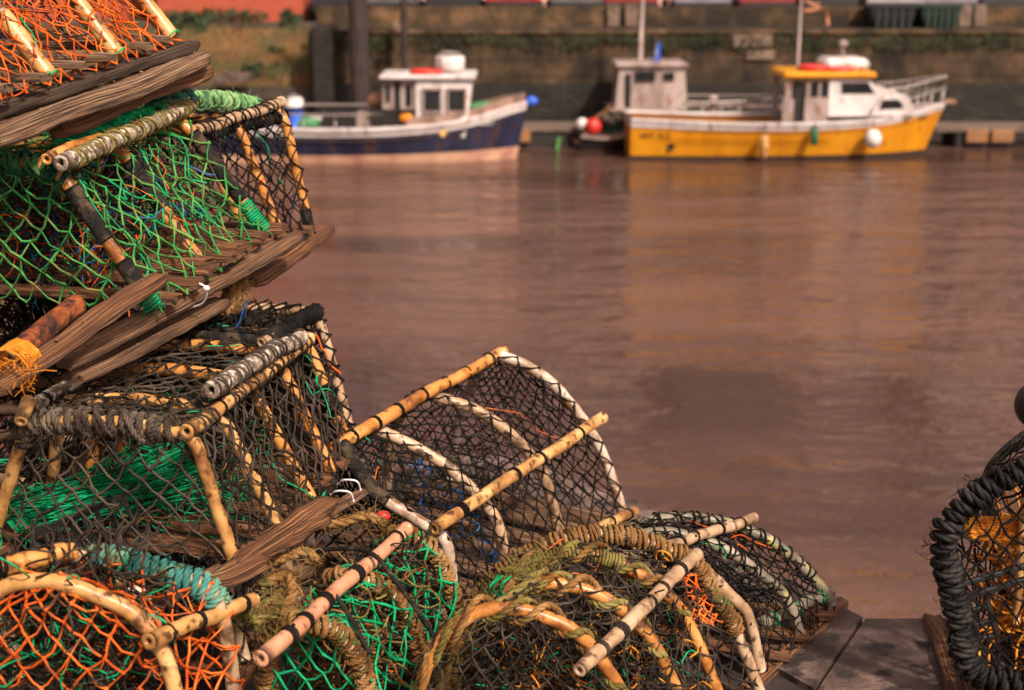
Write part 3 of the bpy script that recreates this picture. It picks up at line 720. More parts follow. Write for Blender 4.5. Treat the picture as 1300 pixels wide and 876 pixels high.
nb = (((-1.02, 3.45, .05), 't_brown', 'old creel at ground level far back on the left, behind the brown netted one'), ((-1.06, 3.43, .43), 't_black', 'old creel behind the brown netted one on the left, on top of another'),
      ((-1.16, 3.42, .83), 't_mud', 'old creel behind the green netted one, far back on the left'), ((-1.02, 2.66, .06), 't_brown', 'old creel at ground level on the left edge, behind the orange netted one'))
for (o_, mk, lab) in nb:
    hN = []
    for k in range(3):
        o = V(o_) + L1 * (.29 * k); hN.append(trap(o, o + WD * .05 + V((0, 0, .30)), .40, .50))
    creel(lab, hN, .013, 'tan_pipe', mk, half=.034, tw=.0024, jit=.008, wood='wood_red', slats=5, rails=[([hN[0][14], hN[2][14]], 'tan_pipe', .014, 't_black', 4)],
          inside=[('t_brown', 260, .0024, .0, .26, 'old_netting'), ('t_black', 200, .0024, .0, .26, 'black_netting')])

# ------------------------------------------------------------------ loose gear on the stack
def rope_thing(name, label, paths, R, mk, fz=0, cat='rope', core=None):
    b = min((p for P in paths for p in P), key=lambda p: p.z)
    mb = MB()
    for P in paths:
        Q = smooth(P, max(30, len(P) * 12)); rope(mb, Q, R)
        if fz: fuzz(mb, Q, R * 1.4, fz, R * 4, .0007)
    o = mb.build(name, M[mk]); return tag(o, label, cat)
def coil_path(P, rad, pitch):
    Q = resample(P, step=pitch / 10); fr = frames(Q); L = 0; out = []
    for k, p in enumerate(Q):
        a = 2 * PI * k / 10 + rnd(.2); rr = rad * (1 + .25 * mnoise.noise(V((k * .11, 0, 0))))
        out.append(p + (fr[k][1] * math.cos(a) + fr[k][2] * math.sin(a)) * rr)
    return out
rope_thing('rope', 'pale green rope coiled along the top of the black netted creel', [coil_path([pt(248, 128, 3.5), pt(285, 128, 3.62), pt(326, 136, 3.75)], .019, .030)], .0085, 'r_lime', 120)
rope_thing('rope', 'knotted turquoise rope just below the end of the driftwood beam', [coil_path([pt(205, 142, 3.3), pt(228, 126, 3.34), pt(243, 122, 3.36)], .016, .026),
           [pt(150, 170, 3.2), pt(185, 152, 3.25), pt(212, 138, 3.3), pt(240, 118, 3.35)]], .008, 'r_turq', 40)
rope_thing('rope', 'fluffy bright green rope lying on top of the green netted creel', [[pt(70, 178, 2.80), pt(110, 160, 2.92), pt(150, 150, 3.02), pt(192, 140, 3.12)], [pt(82, 180, 2.84), pt(120, 166, 2.94), pt(160, 152, 3.04)]], .010, 't_bgreen', 260)
rope_thing('rope', 'dark mossy rope hanging from the driftwood beam onto the green netted creel', [coil_path([pt(204, 92, 3.18), pt(199, 118, 3.18), pt(197, 142, 3.2)], .018, .02)], .010, 'r_green', 60)
rope_thing('rope', 'frayed brown rope hanging under the wooden runner of the green netted creel', [[pt(300, 335, 3.22), pt(301, 370, 3.22), pt(296, 400, 3.22), pt(300, 425, 3.2)], [pt(285, 345, 3.2), pt(288, 380, 3.2), pt(282, 405, 3.2), pt(287, 428, 3.18)],
           [pt(308, 330, 3.24), pt(309, 360, 3.24), pt(304, 395, 3.24), pt(308, 420, 3.22)], [pt(293, 340, 3.18), pt(294, 375, 3.18), pt(289, 402, 3.18), pt(293, 430, 3.16)]], .012, 'r_brown', 160)
rope_thing('rope', 'tangled brown rope draped on the green netted creel beside the pinkish rod', [[pt(300, 700, 2.55), pt(345, 712, 2.52), pt(385, 700, 2.56), pt(402, 712, 2.58)], [pt(330, 745, 2.42), pt(365, 730, 2.45), pt(370, 760, 2.38), pt(340, 775, 2.36)],
           [pt(400, 668, 2.7), pt(440, 662, 2.72), pt(462, 655, 2.72), pt(490, 665, 2.74)]], .0105, 'r_brown', 130)
rope_thing('rope', 'olive rope end lying beside the wooden runner below the brown netted creel', [[pt(262, 765, 2.42), pt(290, 780, 2.36), pt(335, 770, 2.4), pt(372, 742, 2.46)], [pt(320, 790, 2.32), pt(350, 780, 2.34), pt(372, 790, 2.3)]], .012, 'r_olive', 200)

# bright green monofilament net inside C
gn = MB()
A_, B_, C_, D_ = pt(-10, 640, 2.53), pt(235, 548, 2.58), pt(40, 700, 2.54), pt(325, 690, 2.60)
def SN(u, v): return lerp(lerp(A_, B_, u), lerp(C_, D_, u), v ** 1.6) + V((0, 0, .015 * math.sin(u * 11 + v * 4)))
net(gn, SN, 26, 18, .0016, .008, .12, kn=1.5)
for k in range(70):
    a = lerp(A_, C_, random.random() * .6); b = lerp(B_, D_, random.random() * .6) + rv(.012)
    gn.tube(smooth([a, lerp(a, b, .35) + rv(.012), lerp(a, b, .7) + rv(.014), b], 20), .0016, 4, False)
tag(gn.build('net', M['t_bgreen']), 'bright green fine net bunched inside the brown netted creel', 'net')
# green net at the right side under C (spilling)
g2 = MB()
A2, B2, C2, D2 = pt(290, 600, 2.66), pt(345, 620, 2.8), pt(240, 690, 2.62), pt(350, 700, 2.68)
net(g2, lambda u, v: lerp(lerp(A2, B2, u), lerp(C2, D2, u), v) + V((0, .02 * math.sin(u * 8), 0)), 12, 14, .0015, .01, .15)
tag(g2.build('net', M['t_bgreen']), 'small loose green net behind the cream legs of the brown netted creel', 'net')
# black plastic tray inside C
tr = empty('plastic_tray', pt(130, 700, 2.5), 'black plastic tray with square holes behind the brown netting', 'tray')
mb = MB()
def bar(a, b, w=.012, d=.008):
    v = b - a; x = v.normalized(); y = V((0, 1, 0)); z = x.cross(y).normalized(); mb.box(lerp(a, b, .5), v.length, d, w, x, y, z, .0015)
c00, c10, c01, c11 = pt(40, 680, 2.50), pt(156, 630, 2.50), pt(52, 716, 2.49), pt(186, 706, 2.49)
for t in (0, .5, 1): bar(lerp(c00, c01, t), lerp(c10, c11, t), .014)
for t in (0, .14, .28, .42, .56, .70, .84, 1): bar(lerp(c00, c10, t), lerp(c01, c11, t), .009)
mb.build('grid_side', M['black_plastic'], tr, False)
mb = MB()
for t in (0, .33, .66, 1): bar(lerp(c10, c11, t), lerp(c10, c11, t) + V((.02, .16, .0)), .009)
bar(c10 + V((.02, .16, 0)), c11 + V((.02, .16, 0)), .012); mb.build('end_side', M['black_plastic'], tr, False)
# small red float beside the white hoop
rf_ = MB(); rf_.blob(pt(486, 655, 2.78), .013, 2, (1.25, 1, .9)); tag(rf_.build('net_float', M['red_plastic']), 'small red float beside the white hoop and brown rope', 'float')

# ------------------------------------------------------------------ near quay
M['pale_stone'] = mat('pale_block_stone', [(0.0900, 0.0600, 0.0413), (0.1650, 0.1125, 0.0825), (0.2250, 0.1575, 0.1200)], 3, .8, .5, 20, bdist=.02)
M['quay'] = mat('wet_quay_stone', [(.020, .017, .015), (.040, .032, .028), (.075, .058, .048)], 3.5, .55, .6, 30, spot=(.10, .075, .06), spscale=9, spth=.62, rvar=.2, bdist=.01)
M['coping'] = mat('pinkish_coping_stone', [(.05, .032, .026), (.13, .085, .07), (.24, .165, .14)], 5, .6, .8, 26, spot=(.03, .022, .018), spscale=14, spth=.55, rvar=.2, bdist=.02)
EDGE = [(22, 2.99), (.80, 2.99), (.31, 3.75), (0, 4.1), (-22, 4.1)]
Qo = [V((22, -8, 0))] + [V((x, y, 0)) for x, y in EDGE] + [V((-22, -8, 0))]
mb = MB(); mb.prism([p + V((0, 0, -6)) for p in Qo], V((0, 0, 6))); tag(mb.build('quay', M['quay'], None, False), kind='structure')
def offset_edge(d):
    out = []
    P = [V((x, y, 0)) for x, y in EDGE]
    for i, p in enumerate(P):
        n = V((0, 0, 0))
        for a, b in ((i - 1, i), (i, i + 1)):
            if a < 0 or b >= len(P): continue
            t = (P[b] - P[a]).normalized(); n += V((-t.y, t.x, 0))
        n = n.normalized(); out.append(p + n * d)
    return out
mb = MB(); o_, i_ = offset_edge(-.04), offset_edge(.34)
for k in range(len(o_) - 1):
    L_ = (o_[k + 1] - o_[k]).length; m_ = max(1, int(L_ / 1.1))
    for j in range(m_):
        a, b = lerp(o_[k], o_[k + 1], (j + .004) / m_), lerp(o_[k], o_[k + 1], (j + .996) / m_); c, d = lerp(i_[k], i_[k + 1], (j + .996) / m_), lerp(i_[k], i_[k + 1], (j + .004) / m_)
        z = .012 + rnd(.004); mb.prism([V((q.x, q.y, z - .25)) for q in (a, b, c, d)][::-1], V((0, 0, .25)))
tag(mb.build('kerb', M['coping'], None, False), kind='structure')

# ------------------------------------------------------------------ water
m = bpy.data.materials.new('harbour_water'); m.use_nodes = True; nt = m.node_tree; N = nt.nodes; L = nt.links
bs = N['Principled BSDF']; bs.inputs['Roughness'].default_value = .07; bs.inputs['IOR'].default_value = 1.333
tc = N.new('ShaderNodeTexCoord')
def wnoise(scale, st, det):
    mp = N.new('ShaderNodeMapping'); mp.inputs['Scale'].default_value = st; L.new(tc.outputs['Object'], mp.inputs[0])
    n_ = N.new('ShaderNodeTexNoise'); n_.inputs['Scale'].default_value = scale; n_.inputs['Detail'].default_value = det; L.new(mp.outputs[0], n_.inputs['Vector']); return n_
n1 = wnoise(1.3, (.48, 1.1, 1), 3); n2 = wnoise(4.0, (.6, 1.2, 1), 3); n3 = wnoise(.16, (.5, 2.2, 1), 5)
big = N.new('ShaderNodeMapRange'); big.inputs[1].default_value = .38; big.inputs[2].default_value = .66; big.inputs[3].default_value = .3; big.inputs[4].default_value = 1.5; L.new(n3.outputs['Fac'], big.inputs[0])
ad = N.new('ShaderNodeMath'); ad.operation = 'MULTIPLY_ADD'; ad.inputs[1].default_value = .4; L.new(n2.outputs['Fac'], ad.inputs[0]); L.new(n1.outputs['Fac'], ad.inputs[2])
bp = N.new('ShaderNodeBump'); bp.inputs['Distance'].default_value = .24; L.new(ad.outputs[0], bp.inputs['Height'])
ms = N.new('ShaderNodeMath'); ms.operation = 'MULTIPLY'; ms.inputs[1].default_value = .75; L.new(big.outputs[0], ms.inputs[0]); L.new(ms.outputs[0], bp.inputs['Strength'])
L.new(bp.outputs[0], bs.inputs['Normal'])
cr = N.new('ShaderNodeValToRGB'); cr.color_ramp.elements[0].color = (.058, .029, .021, 1); cr.color_ramp.elements[1].color = (.132, .072, .056, 1)  # muddy body colour, with sheen streaks painted in as pale and dark patches
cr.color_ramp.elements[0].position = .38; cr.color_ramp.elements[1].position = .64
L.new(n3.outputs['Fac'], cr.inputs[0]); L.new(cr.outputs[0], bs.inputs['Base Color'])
M['water'] = m
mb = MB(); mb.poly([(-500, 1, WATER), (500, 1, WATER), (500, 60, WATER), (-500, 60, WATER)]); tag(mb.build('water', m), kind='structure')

# ------------------------------------------------------------------ far shore
def fz(px, py, Y): return pt(px, py, Y)
def brick(name, c1, c2, mortar, sc=1.0, mott=None):
    m = bpy.data.materials.new(name); m.use_nodes = True; nt = m.node_tree; N = nt.nodes; L = nt.links; bs = N['Principled BSDF']; bs.inputs['Roughness'].default_value = .85
    tc = N.new('ShaderNodeTexCoord'); mp = N.new('ShaderNodeMapping'); mp.inputs['Rotation'].default_value = (PI / 2, 0, 0); L.new(tc.outputs['Object'], mp.inputs[0])
    br = N.new('ShaderNodeTexBrick'); br.inputs['Scale'].default_value = 3.2 * sc; br.inputs['Color1'].default_value = (*c1, 1); br.inputs['Color2'].default_value = (*c2, 1); br.inputs['Mortar'].default_value = (*mortar, 1); br.inputs['Mortar Size'].default_value = .012
    L.new(mp.outputs[0], br.inputs['Vector'])
    nz = N.new('ShaderNodeTexNoise'); nz.inputs['Scale'].default_value = .8; nz.inputs['Detail'].default_value = 5; L.new(tc.outputs['Object'], nz.inputs['Vector'])
    mx = N.new('ShaderNodeMix'); mx.data_type = 'RGBA'; mx.blend_type = 'MULTIPLY'; mx.inputs['Factor'].default_value = .5; L.new(br.outputs['Color'], mx.inputs['A']); L.new(nz.outputs['Color'], mx.inputs['B'])
    hs = N.new('ShaderNodeHueSaturation'); hs.inputs['Value'].default_value = 1.35; L.new(mx.outputs['Result'], hs.inputs['Color']); L.new(br.outputs['Color'], mx.inputs['A'])
    mx2 = N.new('ShaderNodeMix'); mx2.data_type = 'RGBA'; mx2.inputs['Factor'].default_value = .22; L.new(br.outputs['Color'], mx2.inputs['A']); L.new(hs.outputs[0], mx2.inputs['B'])
    out = mx2.outputs['Result']
    if mott:
        n2_ = N.new('ShaderNodeTexNoise'); n2_.inputs['Scale'].default_value = .9; n2_.inputs['Detail'].default_value = 8; n2_.inputs['Roughness'].default_value = .7; L.new(tc.outputs['Object'], n2_.inputs['Vector'])
        r_ = N.new('ShaderNodeValToRGB'); e = r_.color_ramp.elements; e[0].position = .40; e[0].color = (.16, .15, .11, 1); e[1].position = .63; e[1].color = (1.5, 1.35, 1.1, 1); x = e.new(.5); x.color = (.6, .6, .36, 1)
        L.new(n2_.outputs['Fac'], r_.inputs['Fac']); m3 = N.new('ShaderNodeMix'); m3.data_type = 'RGBA'; m3.blend_type = 'MULTIPLY'; m3.inputs['Factor'].default_value = 1
        L.new(out, m3.inputs['A']); L.new(r_.outputs['Color'], m3.inputs['B']); out = m3.outputs['Result']
        bp = N.new('ShaderNodeBump'); bp.inputs['Strength'].default_value = .8; bp.inputs['Distance'].default_value = .08; L.new(br.outputs['Fac'], bp.inputs['Height']); bp.invert = True; L.new(bp.outputs[0], bs.inputs['Normal'])
    L.new(out, bs.inputs['Base Color']); return m
M['farwall'] = brick('weedy_quay_wall', (.075, .046, .027), (.055, .034, .021), (.025, .017, .011), .18, True)
M['tide'] = mat('black_tide_weed', [(.006, .006, .004), (.014, .011, .007), (.03, .024, .012)], 1.2, .7, .9, 6, st=(1, 1, 2), bdist=.1)
M['farwall2'] = brick('brown_parapet_stone', (.13, .078, .046), (.10, .06, .036), (.06, .04, .026), .22, True)
M['farground'] = mat('dark_tarmac', [(.03, .028, .026), (.05, .046, .042), (.065, .06, .055)], 2, .85, .3, 20)
M['weed'] = mat('green_weed', [(.012, .014, .006), (.03, .042, .014), (.055, .07, .022)], 2, .9, .8, 20, bdist=.05)
FY = 40.0
XB = -5.6
mb = MB(); mb.box(V((65 - 5.6, FY + 1.5, -2.0)), 130, 3, 3.1); wl = tag(mb.build('quay_wall', M['farwall'], None, False), 'long dark weedy quay wall behind the moored boats', 'wall')
mb = MB(); mb.box(V((65 - 5.6, FY + 2.05, -.19)), 130, .5, .55); mb.build('parapet', M['farwall2'], wl, False)
# courses and piers standing a little proud
mb = MB()
for z, h in ((-.50, .10),): mb.box(V((65 - 5.6, FY - .03, z)), 130, .1, h)
mb.build('coping_course', M['farwall2'], wl, False)
mb = MB(); mb.box(V((65 - 5.6, FY - .02, -2.95)), 130, .1, 2.1); mb.build('tide_band', M['tide'], wl, False)
for px in (778, 801, 1224, 1243):
    p = pt(px, 30, FY + 1.7); mb = MB(); mb.box(V((p.x, FY + 1.72, -.15)), .36, .16, .62, bev=.03); mb.build('pier', M['pale_stone'], wl, False)
for px, py, w, h in ((955, 52, 1.1, .36), (964, 70, .8, .28)):
    p = pt(px, py, FY - .02); mb = MB(); mb.box(V((p.x, FY - .02, p.z)), w, .12, h, bev=.03); mb.build('repair_block', M['pale_stone'], wl, False)
# weed hanging along the coping
wd = MB()
for _ in range(900):
    x = random.uniform(-5.4, 16); y0 = FY - .06; z = -.55 - abs(rnd(.35)) * (1 + .8 * mnoise.noise(V((x * .5, 0, 0))))
    p = V((x, y0, z)); d = V((rnd(.12), -.03, -random.uniform(.05, .22)))
    wd.poly([p, p + V((.05, -.02, 0)), p + d + V((.03, -.04, 0)), p + d])
tag(wd.build('weed', M['weed']), kind='stuff')
mb = MB(); mb.prism([V((XB + .3, FY + 2.2, -.9)), V((350, FY + 2.2, -.9)), V((350, 640, -.9)), V((-350, 640, -.9)), V((-350, 44.3, -.9)), V((XB + .3, 44.3, -.9))], V((0, 0, .4))); tag(mb.build('ground', M['farground'], None, False), kind='structure')

# grassy bank on the left
M['bank'] = mat('ochre_bank', [(0.0338, 0.0263, 0.0135), (0.1425, 0.0750, 0.0263), (0.2250, 0.1200, 0.0375)], .55, .9, .9, 5, spot=(.05, .06, .02), spscale=.9, spth=.56, bdist=.15)
M['revet'] = mat('dark_revetment', [(.016, .013, .009), (.045, .034, .022), (.09, .065, .04)], .9, .9, .9, 5, spot=(.05, .05, .02), spscale=1.1, spth=.58, bdist=.15)
XB = -5.6
def bank(y0, y1, z0, z1, nm, mk):
    mb = MB()
    def S(u, v):
        x = XB - 60 * u; y = lerp(y0, y1, v); z = lerp(z0, z1, v); nn = mnoise.noise(V((x * .4, y * .5, 1))) * .22 * math.sin(PI * min(1, v + .05))
        return V((x, y + nn * .4, z + nn))
    mb.grid(S, 120, 12); return tag(mb.build(nm, M[mk]), kind='structure')
bank(39.0, 40.6, WATER - .4, -2.05, 'terrain', 'revet')
bank(40.6, 44.5, -2.05, -.55, 'hill', 'bank')
gr = MB()
for _ in range(6000):
    u = random.random(); x = XB - 14 * random.random(); v = random.random(); y = lerp(40.5, 44.5, v); z = lerp(-2.05, -.55, v)
    p = V((x, y, z)); d = V((rnd(.08), rnd(.08), random.uniform(.06, .26))); gr.poly([p - V((.025, 0, 0)), p + V((.025, 0, 0)), p + d])
M['drygrass'] = mat('dry_grass', [(0.0680, 0.0476, 0.0170), (0.1768, 0.0952, 0.0306), (0.2312, 0.1360, 0.0476)], .7, .9, 0, spot=(.07, .08, .025), spscale=.8, spth=.55)
tag(gr.build('grass', M['drygrass']), kind='stuff')
# stone end of the quay wall
mb = MB(); mb.box(V((XB + .42, FY + .4, -1.95)), .62, 1.7, 3.2, bev=.06); tag(mb.build('wall_end', M['tide'], None, False), 'dark stone pier end of the quay wall beside the grassy bank', 'pier')
mb = MB(); p = pt(292, 108, 39.6); mb.prism([p + V((-.55, 0, 0)), p + V((.5, 0, .12)), p + V((.5, 0, .3)), p + V((-.2, 0, .32)), p + V((-.55, 0, .16))], V((0, .7, 0)))
tag(mb.build('slab', M['coping'], None, False), 'pale stone slab lying low on the bank above the green rope', 'stone')

# bushes
M['leaf'] = mat('bush_leaves', [(.012, .022, .008), (.032, .058, .018), (.06, .085, .028)], 3, .8, 0)
M['bark'] = mat('bark', [(.03, .022, .016), (.07, .05, .035)], 12, .9, .8, 40)
def bush(px, py, Y, w, h, label):
    p = pt(px, py, Y); r = empty('bush', p, label, 'bush', 'bushes on the far bank')
    mb = MB()
    for k in range(6): mb.tube(smooth([p, p + V((rnd(w * .2), rnd(.2), h * .4)), p + V((rnd(w * .4), rnd(.3), h * .8))], 8), .03, 5)
    mb.build('stem', M['bark'], r)
    mb = MB()
    cl = [p + V((rnd(w * .42), rnd(.4), h * random.uniform(.25, .8))) for _ in range(9)]
    for _ in range(1500):
        c = random.choice(cl); d = rv(1).normalized() * random.random() ** .5; q = c + V((d.x * w * .2, d.y * .4, d.z * h * .3))
        a, b = rv(1).normalized() * .07, rv(1).normalized() * .045; mb.poly([q - a, q + b, q + a, q - b])
    mb.build('foliage', M['leaf'], r)
bush(280, 48, 44.6, 2.6, .9, 'wide dark green bush below the red brick building')
bush(240, 52, 44.6, 1.4, .9, 'green bush at the left foot of the red brick building')
bush(366, 36, 44.8, .8, .55, 'small dark bush at the right corner of the red brick building')
bush(420, 66, 43.4, 1.5, .8, 'green bush on the bank beside the dark pile')
bush(350, 74, 42.9, .6, .35, 'small dark bush alone in the middle of the ochre bank')
bush(330, 100, 41.6, 1.0, .45, 'low dark bush at the bottom of the ochre bank')

# brick buildings on the far side
M['brick_red'] = brick('red_brick', (.46, .085, .035), (.36, .06, .028), (.26, .12, .08))
M['brick_dark'] = brick('dark_brick', (.07, .032, .025), (.05, .024, .02), (.06, .04, .034))
M['brick_pink'] = brick('pinkish_brick', (.70, .45, .37), (.62, .38, .31), (.52, .38, .33))
M['brick_pale'] = brick('pale_brick', (.78, .58, .48), (.72, .52, .43), (.6, .48, .42))
M['brick_tan'] = brick('tan_brick', (.58, .36, .29), (.50, .30, .23), (.44, .33, .27))
M['slate'] = mat('slate_roof', [(.04, .04, .045), (.07, .066, .068)], 3, .7, .5, 12, st=(1, 4, 1))
M['tileroof'] = mat('red_tile_roof', [(.17, .055, .03), (.28, .10, .055)], 3, .75, .5, 12, st=(1, 4, 1))
M['glass_dark'] = mat('window_glass', [(.012, .013, .015), (.02, .021, .023)], 3, .08, 0)
M['white_paint'] = mat('white_paint', [(.62, .58, .54), (.74, .71, .67)], 5, .45, .1, 30)
def building(x0, x1, Y, h, mk, roof, label, z0=-.5, depth=8, floors=3, bays=4):
    r = empty('brick_building', ((x0 + x1) / 2, Y, z0), label, 'building', 'buildings along the far quay')
    mb = MB(); mb.box(V(((x0 + x1) / 2, Y + depth / 2, z0 + h / 2)), x1 - x0, depth, h); mb.build('wall', M[mk], r, False)
    mb = MB(); rid = z0 + h + 2.4
    mb.prism([V((x0 - .2, Y - .3, z0 + h)), V((x0 - .2, Y + depth / 2, rid)), V((x0 - .2, Y + depth + .3, z0 + h))], V((x1 - x0 + .4, 0, 0))); ro = mb.build('roof', M[roof], r, False)
    mb = MB(); cx = x0 + (x1 - x0) * .3; mb.box(V((cx, Y + depth * .4, rid + .2)), .9, .7, 2.0); mb.build('chimney', M[mk], ro, False)
    if floors == 0: return
    fh = h / floors
    for f in range(floors):
        for b in range(bays):
            cx = lerp(x0, x1, (b + .5) / bays); cz = z0 + fh * (f + .55)
            mb = MB(); mb.box(V((cx, Y - .02, cz)), 1.0, .06, fh * .52); w = mb.build('window', M['glass_dark'], r, False)
            mb = MB()
            for dx, dz, sx, sz in ((-.5, 0, .09, fh * .55), (.5, 0, .09, fh * .55), (0, fh * .27, 1.1, .09), (0, 0, .9, .06), (0, -fh * .28, 1.25, .12)): mb.box(V((cx + dx, Y - .07, cz + dz)), sx, .09, sz)
            mb.build('frame', M['white_paint'], w, False)
xl = pt(200, 20, 46).x; xr = pt(386, 20, 46).x
building(xl, xr, 46, 7.0, 'brick_red', 'tileroof', 'bright red brick building standing above the grassy bank', floors=0)
building(-30, -12.5, 48, 8.5, 'brick_red', 'slate', 'long red brick building hidden behind the stacked creels', bays=6)
building(-5.2, -.3, 56, 9.5, 'brick_pink', 'tileroof', 'pinkish brick building across the water behind the blue boat')
building(-.25, .55, 57, 12.0, 'brick_dark', 'slate', 'narrow dark infill block added between two paler houses to darken the water reflection', bays=1)  # added slim block: keeps bright sky out of the mirrored gap
building(.6, 6.4, 56, 10.5, 'brick_pink', 'slate', 'wide pinkish building across the water behind the green boat')
building(6.5, 11.3, 55, 11.5, 'brick_dark', 'slate', 'tall dark brick building across the water behind the yellow boat', bays=3, floors=4)
building(11.4, 17, 57, 9.5, 'brick_tan', 'tileroof', 'tan brick building across the water behind the bow rail')
building(17.1, 19.6, 55.5, 12.5, 'brick_pale', 'slate', 'narrow tall pale building across the water right of the bow rail', bays=2)
building(19.7, 40, 57, 10.5, 'brick_pink', 'tileroof', 'long pinkish building across the water at the far right', bays=6)
building(-60, -31, 49, 9, 'brick_pink', 'slate', 'long pinkish brick building far to the left', bays=8)

# piles
M['pile'] = mat('tarred_pile', [(.016, .010, .010), (.035, .022, .02), (.06, .04, .034)], 5, .75, .7, 30, st=(3, 3, .5), bdist=.03)
p = pt(458, 140, 38.9); mb = MB(); mb.tube([V((p.x, 38.9, -5 + .45 * k)) for k in range(19)], .26, 14, rf=lambda t: 1.06 - .1 * t + .02 * mnoise.noise(V((t * 20, 0, 0))))
tag(mb.build('mooring_pile', M['pile']), 'thick dark timber pile rising behind the stern of the blue boat', 'pile')
p2 = pt(514, 90, 39.3); r = empty('lamp_post', (p2.x, 39.3, -3.4), 'thin dark post with a small pale lamp behind the blue boat wheelhouse', 'post')
mb = MB(); mb.tube([V((p2.x, 39.3, -4 + .8 * k)) for k in range(8)], .09, 10); mb.build('pole', M['pile'], r)
mb = MB(); q = pt(503, 36, 39.2); mb.blob(q, .13, 2, (1, .8, 1.2)); mb.tube([q, V((p2.x, 39.3, q.z))], .03, 6); mb.build('lamp', M['pale_stone'], r)

# ------------------------------------------------------------------ boats
M['navy'] = mat('navy_hull_paint', [(0.0100, 0.0125, 0.0300), (0.0175, 0.0213, 0.0525), (0.0375, 0.0375, 0.0750)], 1.6, .4, .1, 20, st=(1, 1, .3), spot=(.06, .03, .03), spscale=3, spth=.60)
M['boot'] = mat('pinkish_boot_top', [(.36, .17, .12), (.56, .33, .22), (.62, .42, .26)], 1.4, .5, .2, 20)
M['yellow'] = mat('yellow_hull_paint', [(.52, .205, .006), (.64, .265, .007), (.68, .30, .010)], 1.3, .4, .1, 20, st=(1, 1, .3), spot=(.30, .12, .012), spscale=4, spth=.67)
M['white'] = mat('white_gel_coat', [(.48, .42, .40), (.64, .60, .59), (.73, .69, .68)], 2, .4, .1, 20, st=(1, 1, .4), spot=(.36, .22, .14), spscale=5, spth=.63)
M['dirty_white'] = mat('dirty_white_paint', [(.20, .15, .13), (.32, .25, .23), (.40, .33, .30)], 2.2, .5, .15, 20, st=(1, 1, .4), spot=(.2, .10, .06), spscale=5, spth=.60)
M['green_hull'] = mat('green_hull_paint', [(.010, .06, .03), (.016, .10, .048), (.03, .14, .07)], 2, .4, .1, 20)
M['antifoul'] = mat('dark_antifouling', [(.02, .014, .012), (.045, .028, .022)], 2, .7, .3, 20)
M['deck'] = mat('worn_deck', [(.14, .08, .06), (.26, .16, .12), (.32, .22, .17)], 3, .7, .3, 20)
M['steel'] = mat('galvanised_rail', [(.36, .31, .28), (.5, .45, .42)], 8, .4, .1, 30, metal=.6)
M['blue'] = mat('bright_blue', [(.02, .08, .55), (.03, .14, .70)], 4, .5, .1, 20)
M['pale_green'] = mat('green_tarp', [(.03, .16, .06), (.06, .24, .10)], 4, .6, .3, 20)
M['gold'] = mat('painted_crest_gold', [(.55, .30, .06), (.65, .42, .14)], 10, .5, 0)
M['black_paint'] = mat('black_paint', [(.012, .010, .009), (.02, .018, .016)], 5, .5, .1, 30)
M['grey_letter'] = mat('pale_lettering', [(.52, .47, .45), (.60, .56, .54)], 6, .6, 0)

class Hull:
    def __init__(s, x0, x1, Yc, beam, sheer, rake=.7, stern=.86, depth=.35):
        s.x0, s.x1, s.Yc, s.b, s.sheer, s.rake, s.stern, s.d = x0, x1, Yc, beam / 2, sheer, rake, stern, depth
    def plan(s, t): return lerp(s.stern, 1, math.sin(min(1, t / .45) * PI / 2)) if t < .45 else max(0, 1 - ((t - .45) / .55) ** 2.3) ** .8
    def top(s, t): return smooth1(s.sheer, t)
    def P(s, t, z, side, off=0):
        h = s.top(t); q = (z + s.d) / (h + s.d)
        hb = s.b * s.plan(t) * (.70 + .30 * min(1, q) ** .7 - .10 * (1 - min(1, q)) * t)
        x = s.x0 + (s.x1 - s.x0) * t - s.rake * max(0, 1 - q) * t ** 3
        return V((x, s.Yc + side * (hb + off), WATER + z))
    def band(s, mb, z0, z1, off=0, nz=4, n=44, t0=0, t1=1):
        for side in (-1, 1):
            mb.grid(lambda u, v: s.P(lerp(t0, t1, u), lerp(z0(lerp(t0, t1, u)), z1(lerp(t0, t1, u)), v), side, off), n, nz, flip=(side > 0))
    def transom(s, mb, z0, z1, t=0):
        mb.grid(lambda u, v: lerp(s.P(t, lerp(z0, z1, v), -1), s.P(t, lerp(z0, z1, v), 1), u) + V((-.0, 0, 0)), 4, 3, flip=True)
    def cap(s, mb, w=.12, z=.0, h=.07, n=44):
        for side in (-1, 1):
            prev = None
            for k in range(n + 1):
                t = k / n; a = s.P(t, s.top(t), side, .05); b = V((a.x, s.Yc + side * max(0, abs(a.y - s.Yc) - w - .05), a.z))
                ring = [len(mb.v) + i for i in range(4)]; mb.v += [a + V((0, 0, z - h)), a + V((0, 0, z)), b + V((0, 0, z)), b + V((0, 0, z - h))]
                if prev:
                    for i in range(4):
                        q = [prev[i], prev[(i + 1) % 4], ring[(i + 1) % 4], ring[i]]; mb.face(q if side < 0 else q[::-1], None, True)
                prev = ring
    def deck(s, mb, dz, n=30):
        mb.grid(lambda u, v: lerp(s.P(u * .985, s.top(u * .985), -1, -.04), s.P(u * .985, s.top(u * .985), 1, -.04), v) + V((0, 0, -dz)), n, 4)
def smooth1(L, t):
    x = t * (len(L) - 1); k = min(int(x), len(L) - 2); f = x - k
    a = L[max(0, k - 1)]; b = L[k]; c = L[k + 1]; d = L[min(len(L) - 1, k + 2)]
    return .5 * (2 * b + (c - a) * f + (2 * a - 5 * b + 4 * c - d) * f * f + (3 * b - a - 3 * c + d) * f ** 3)

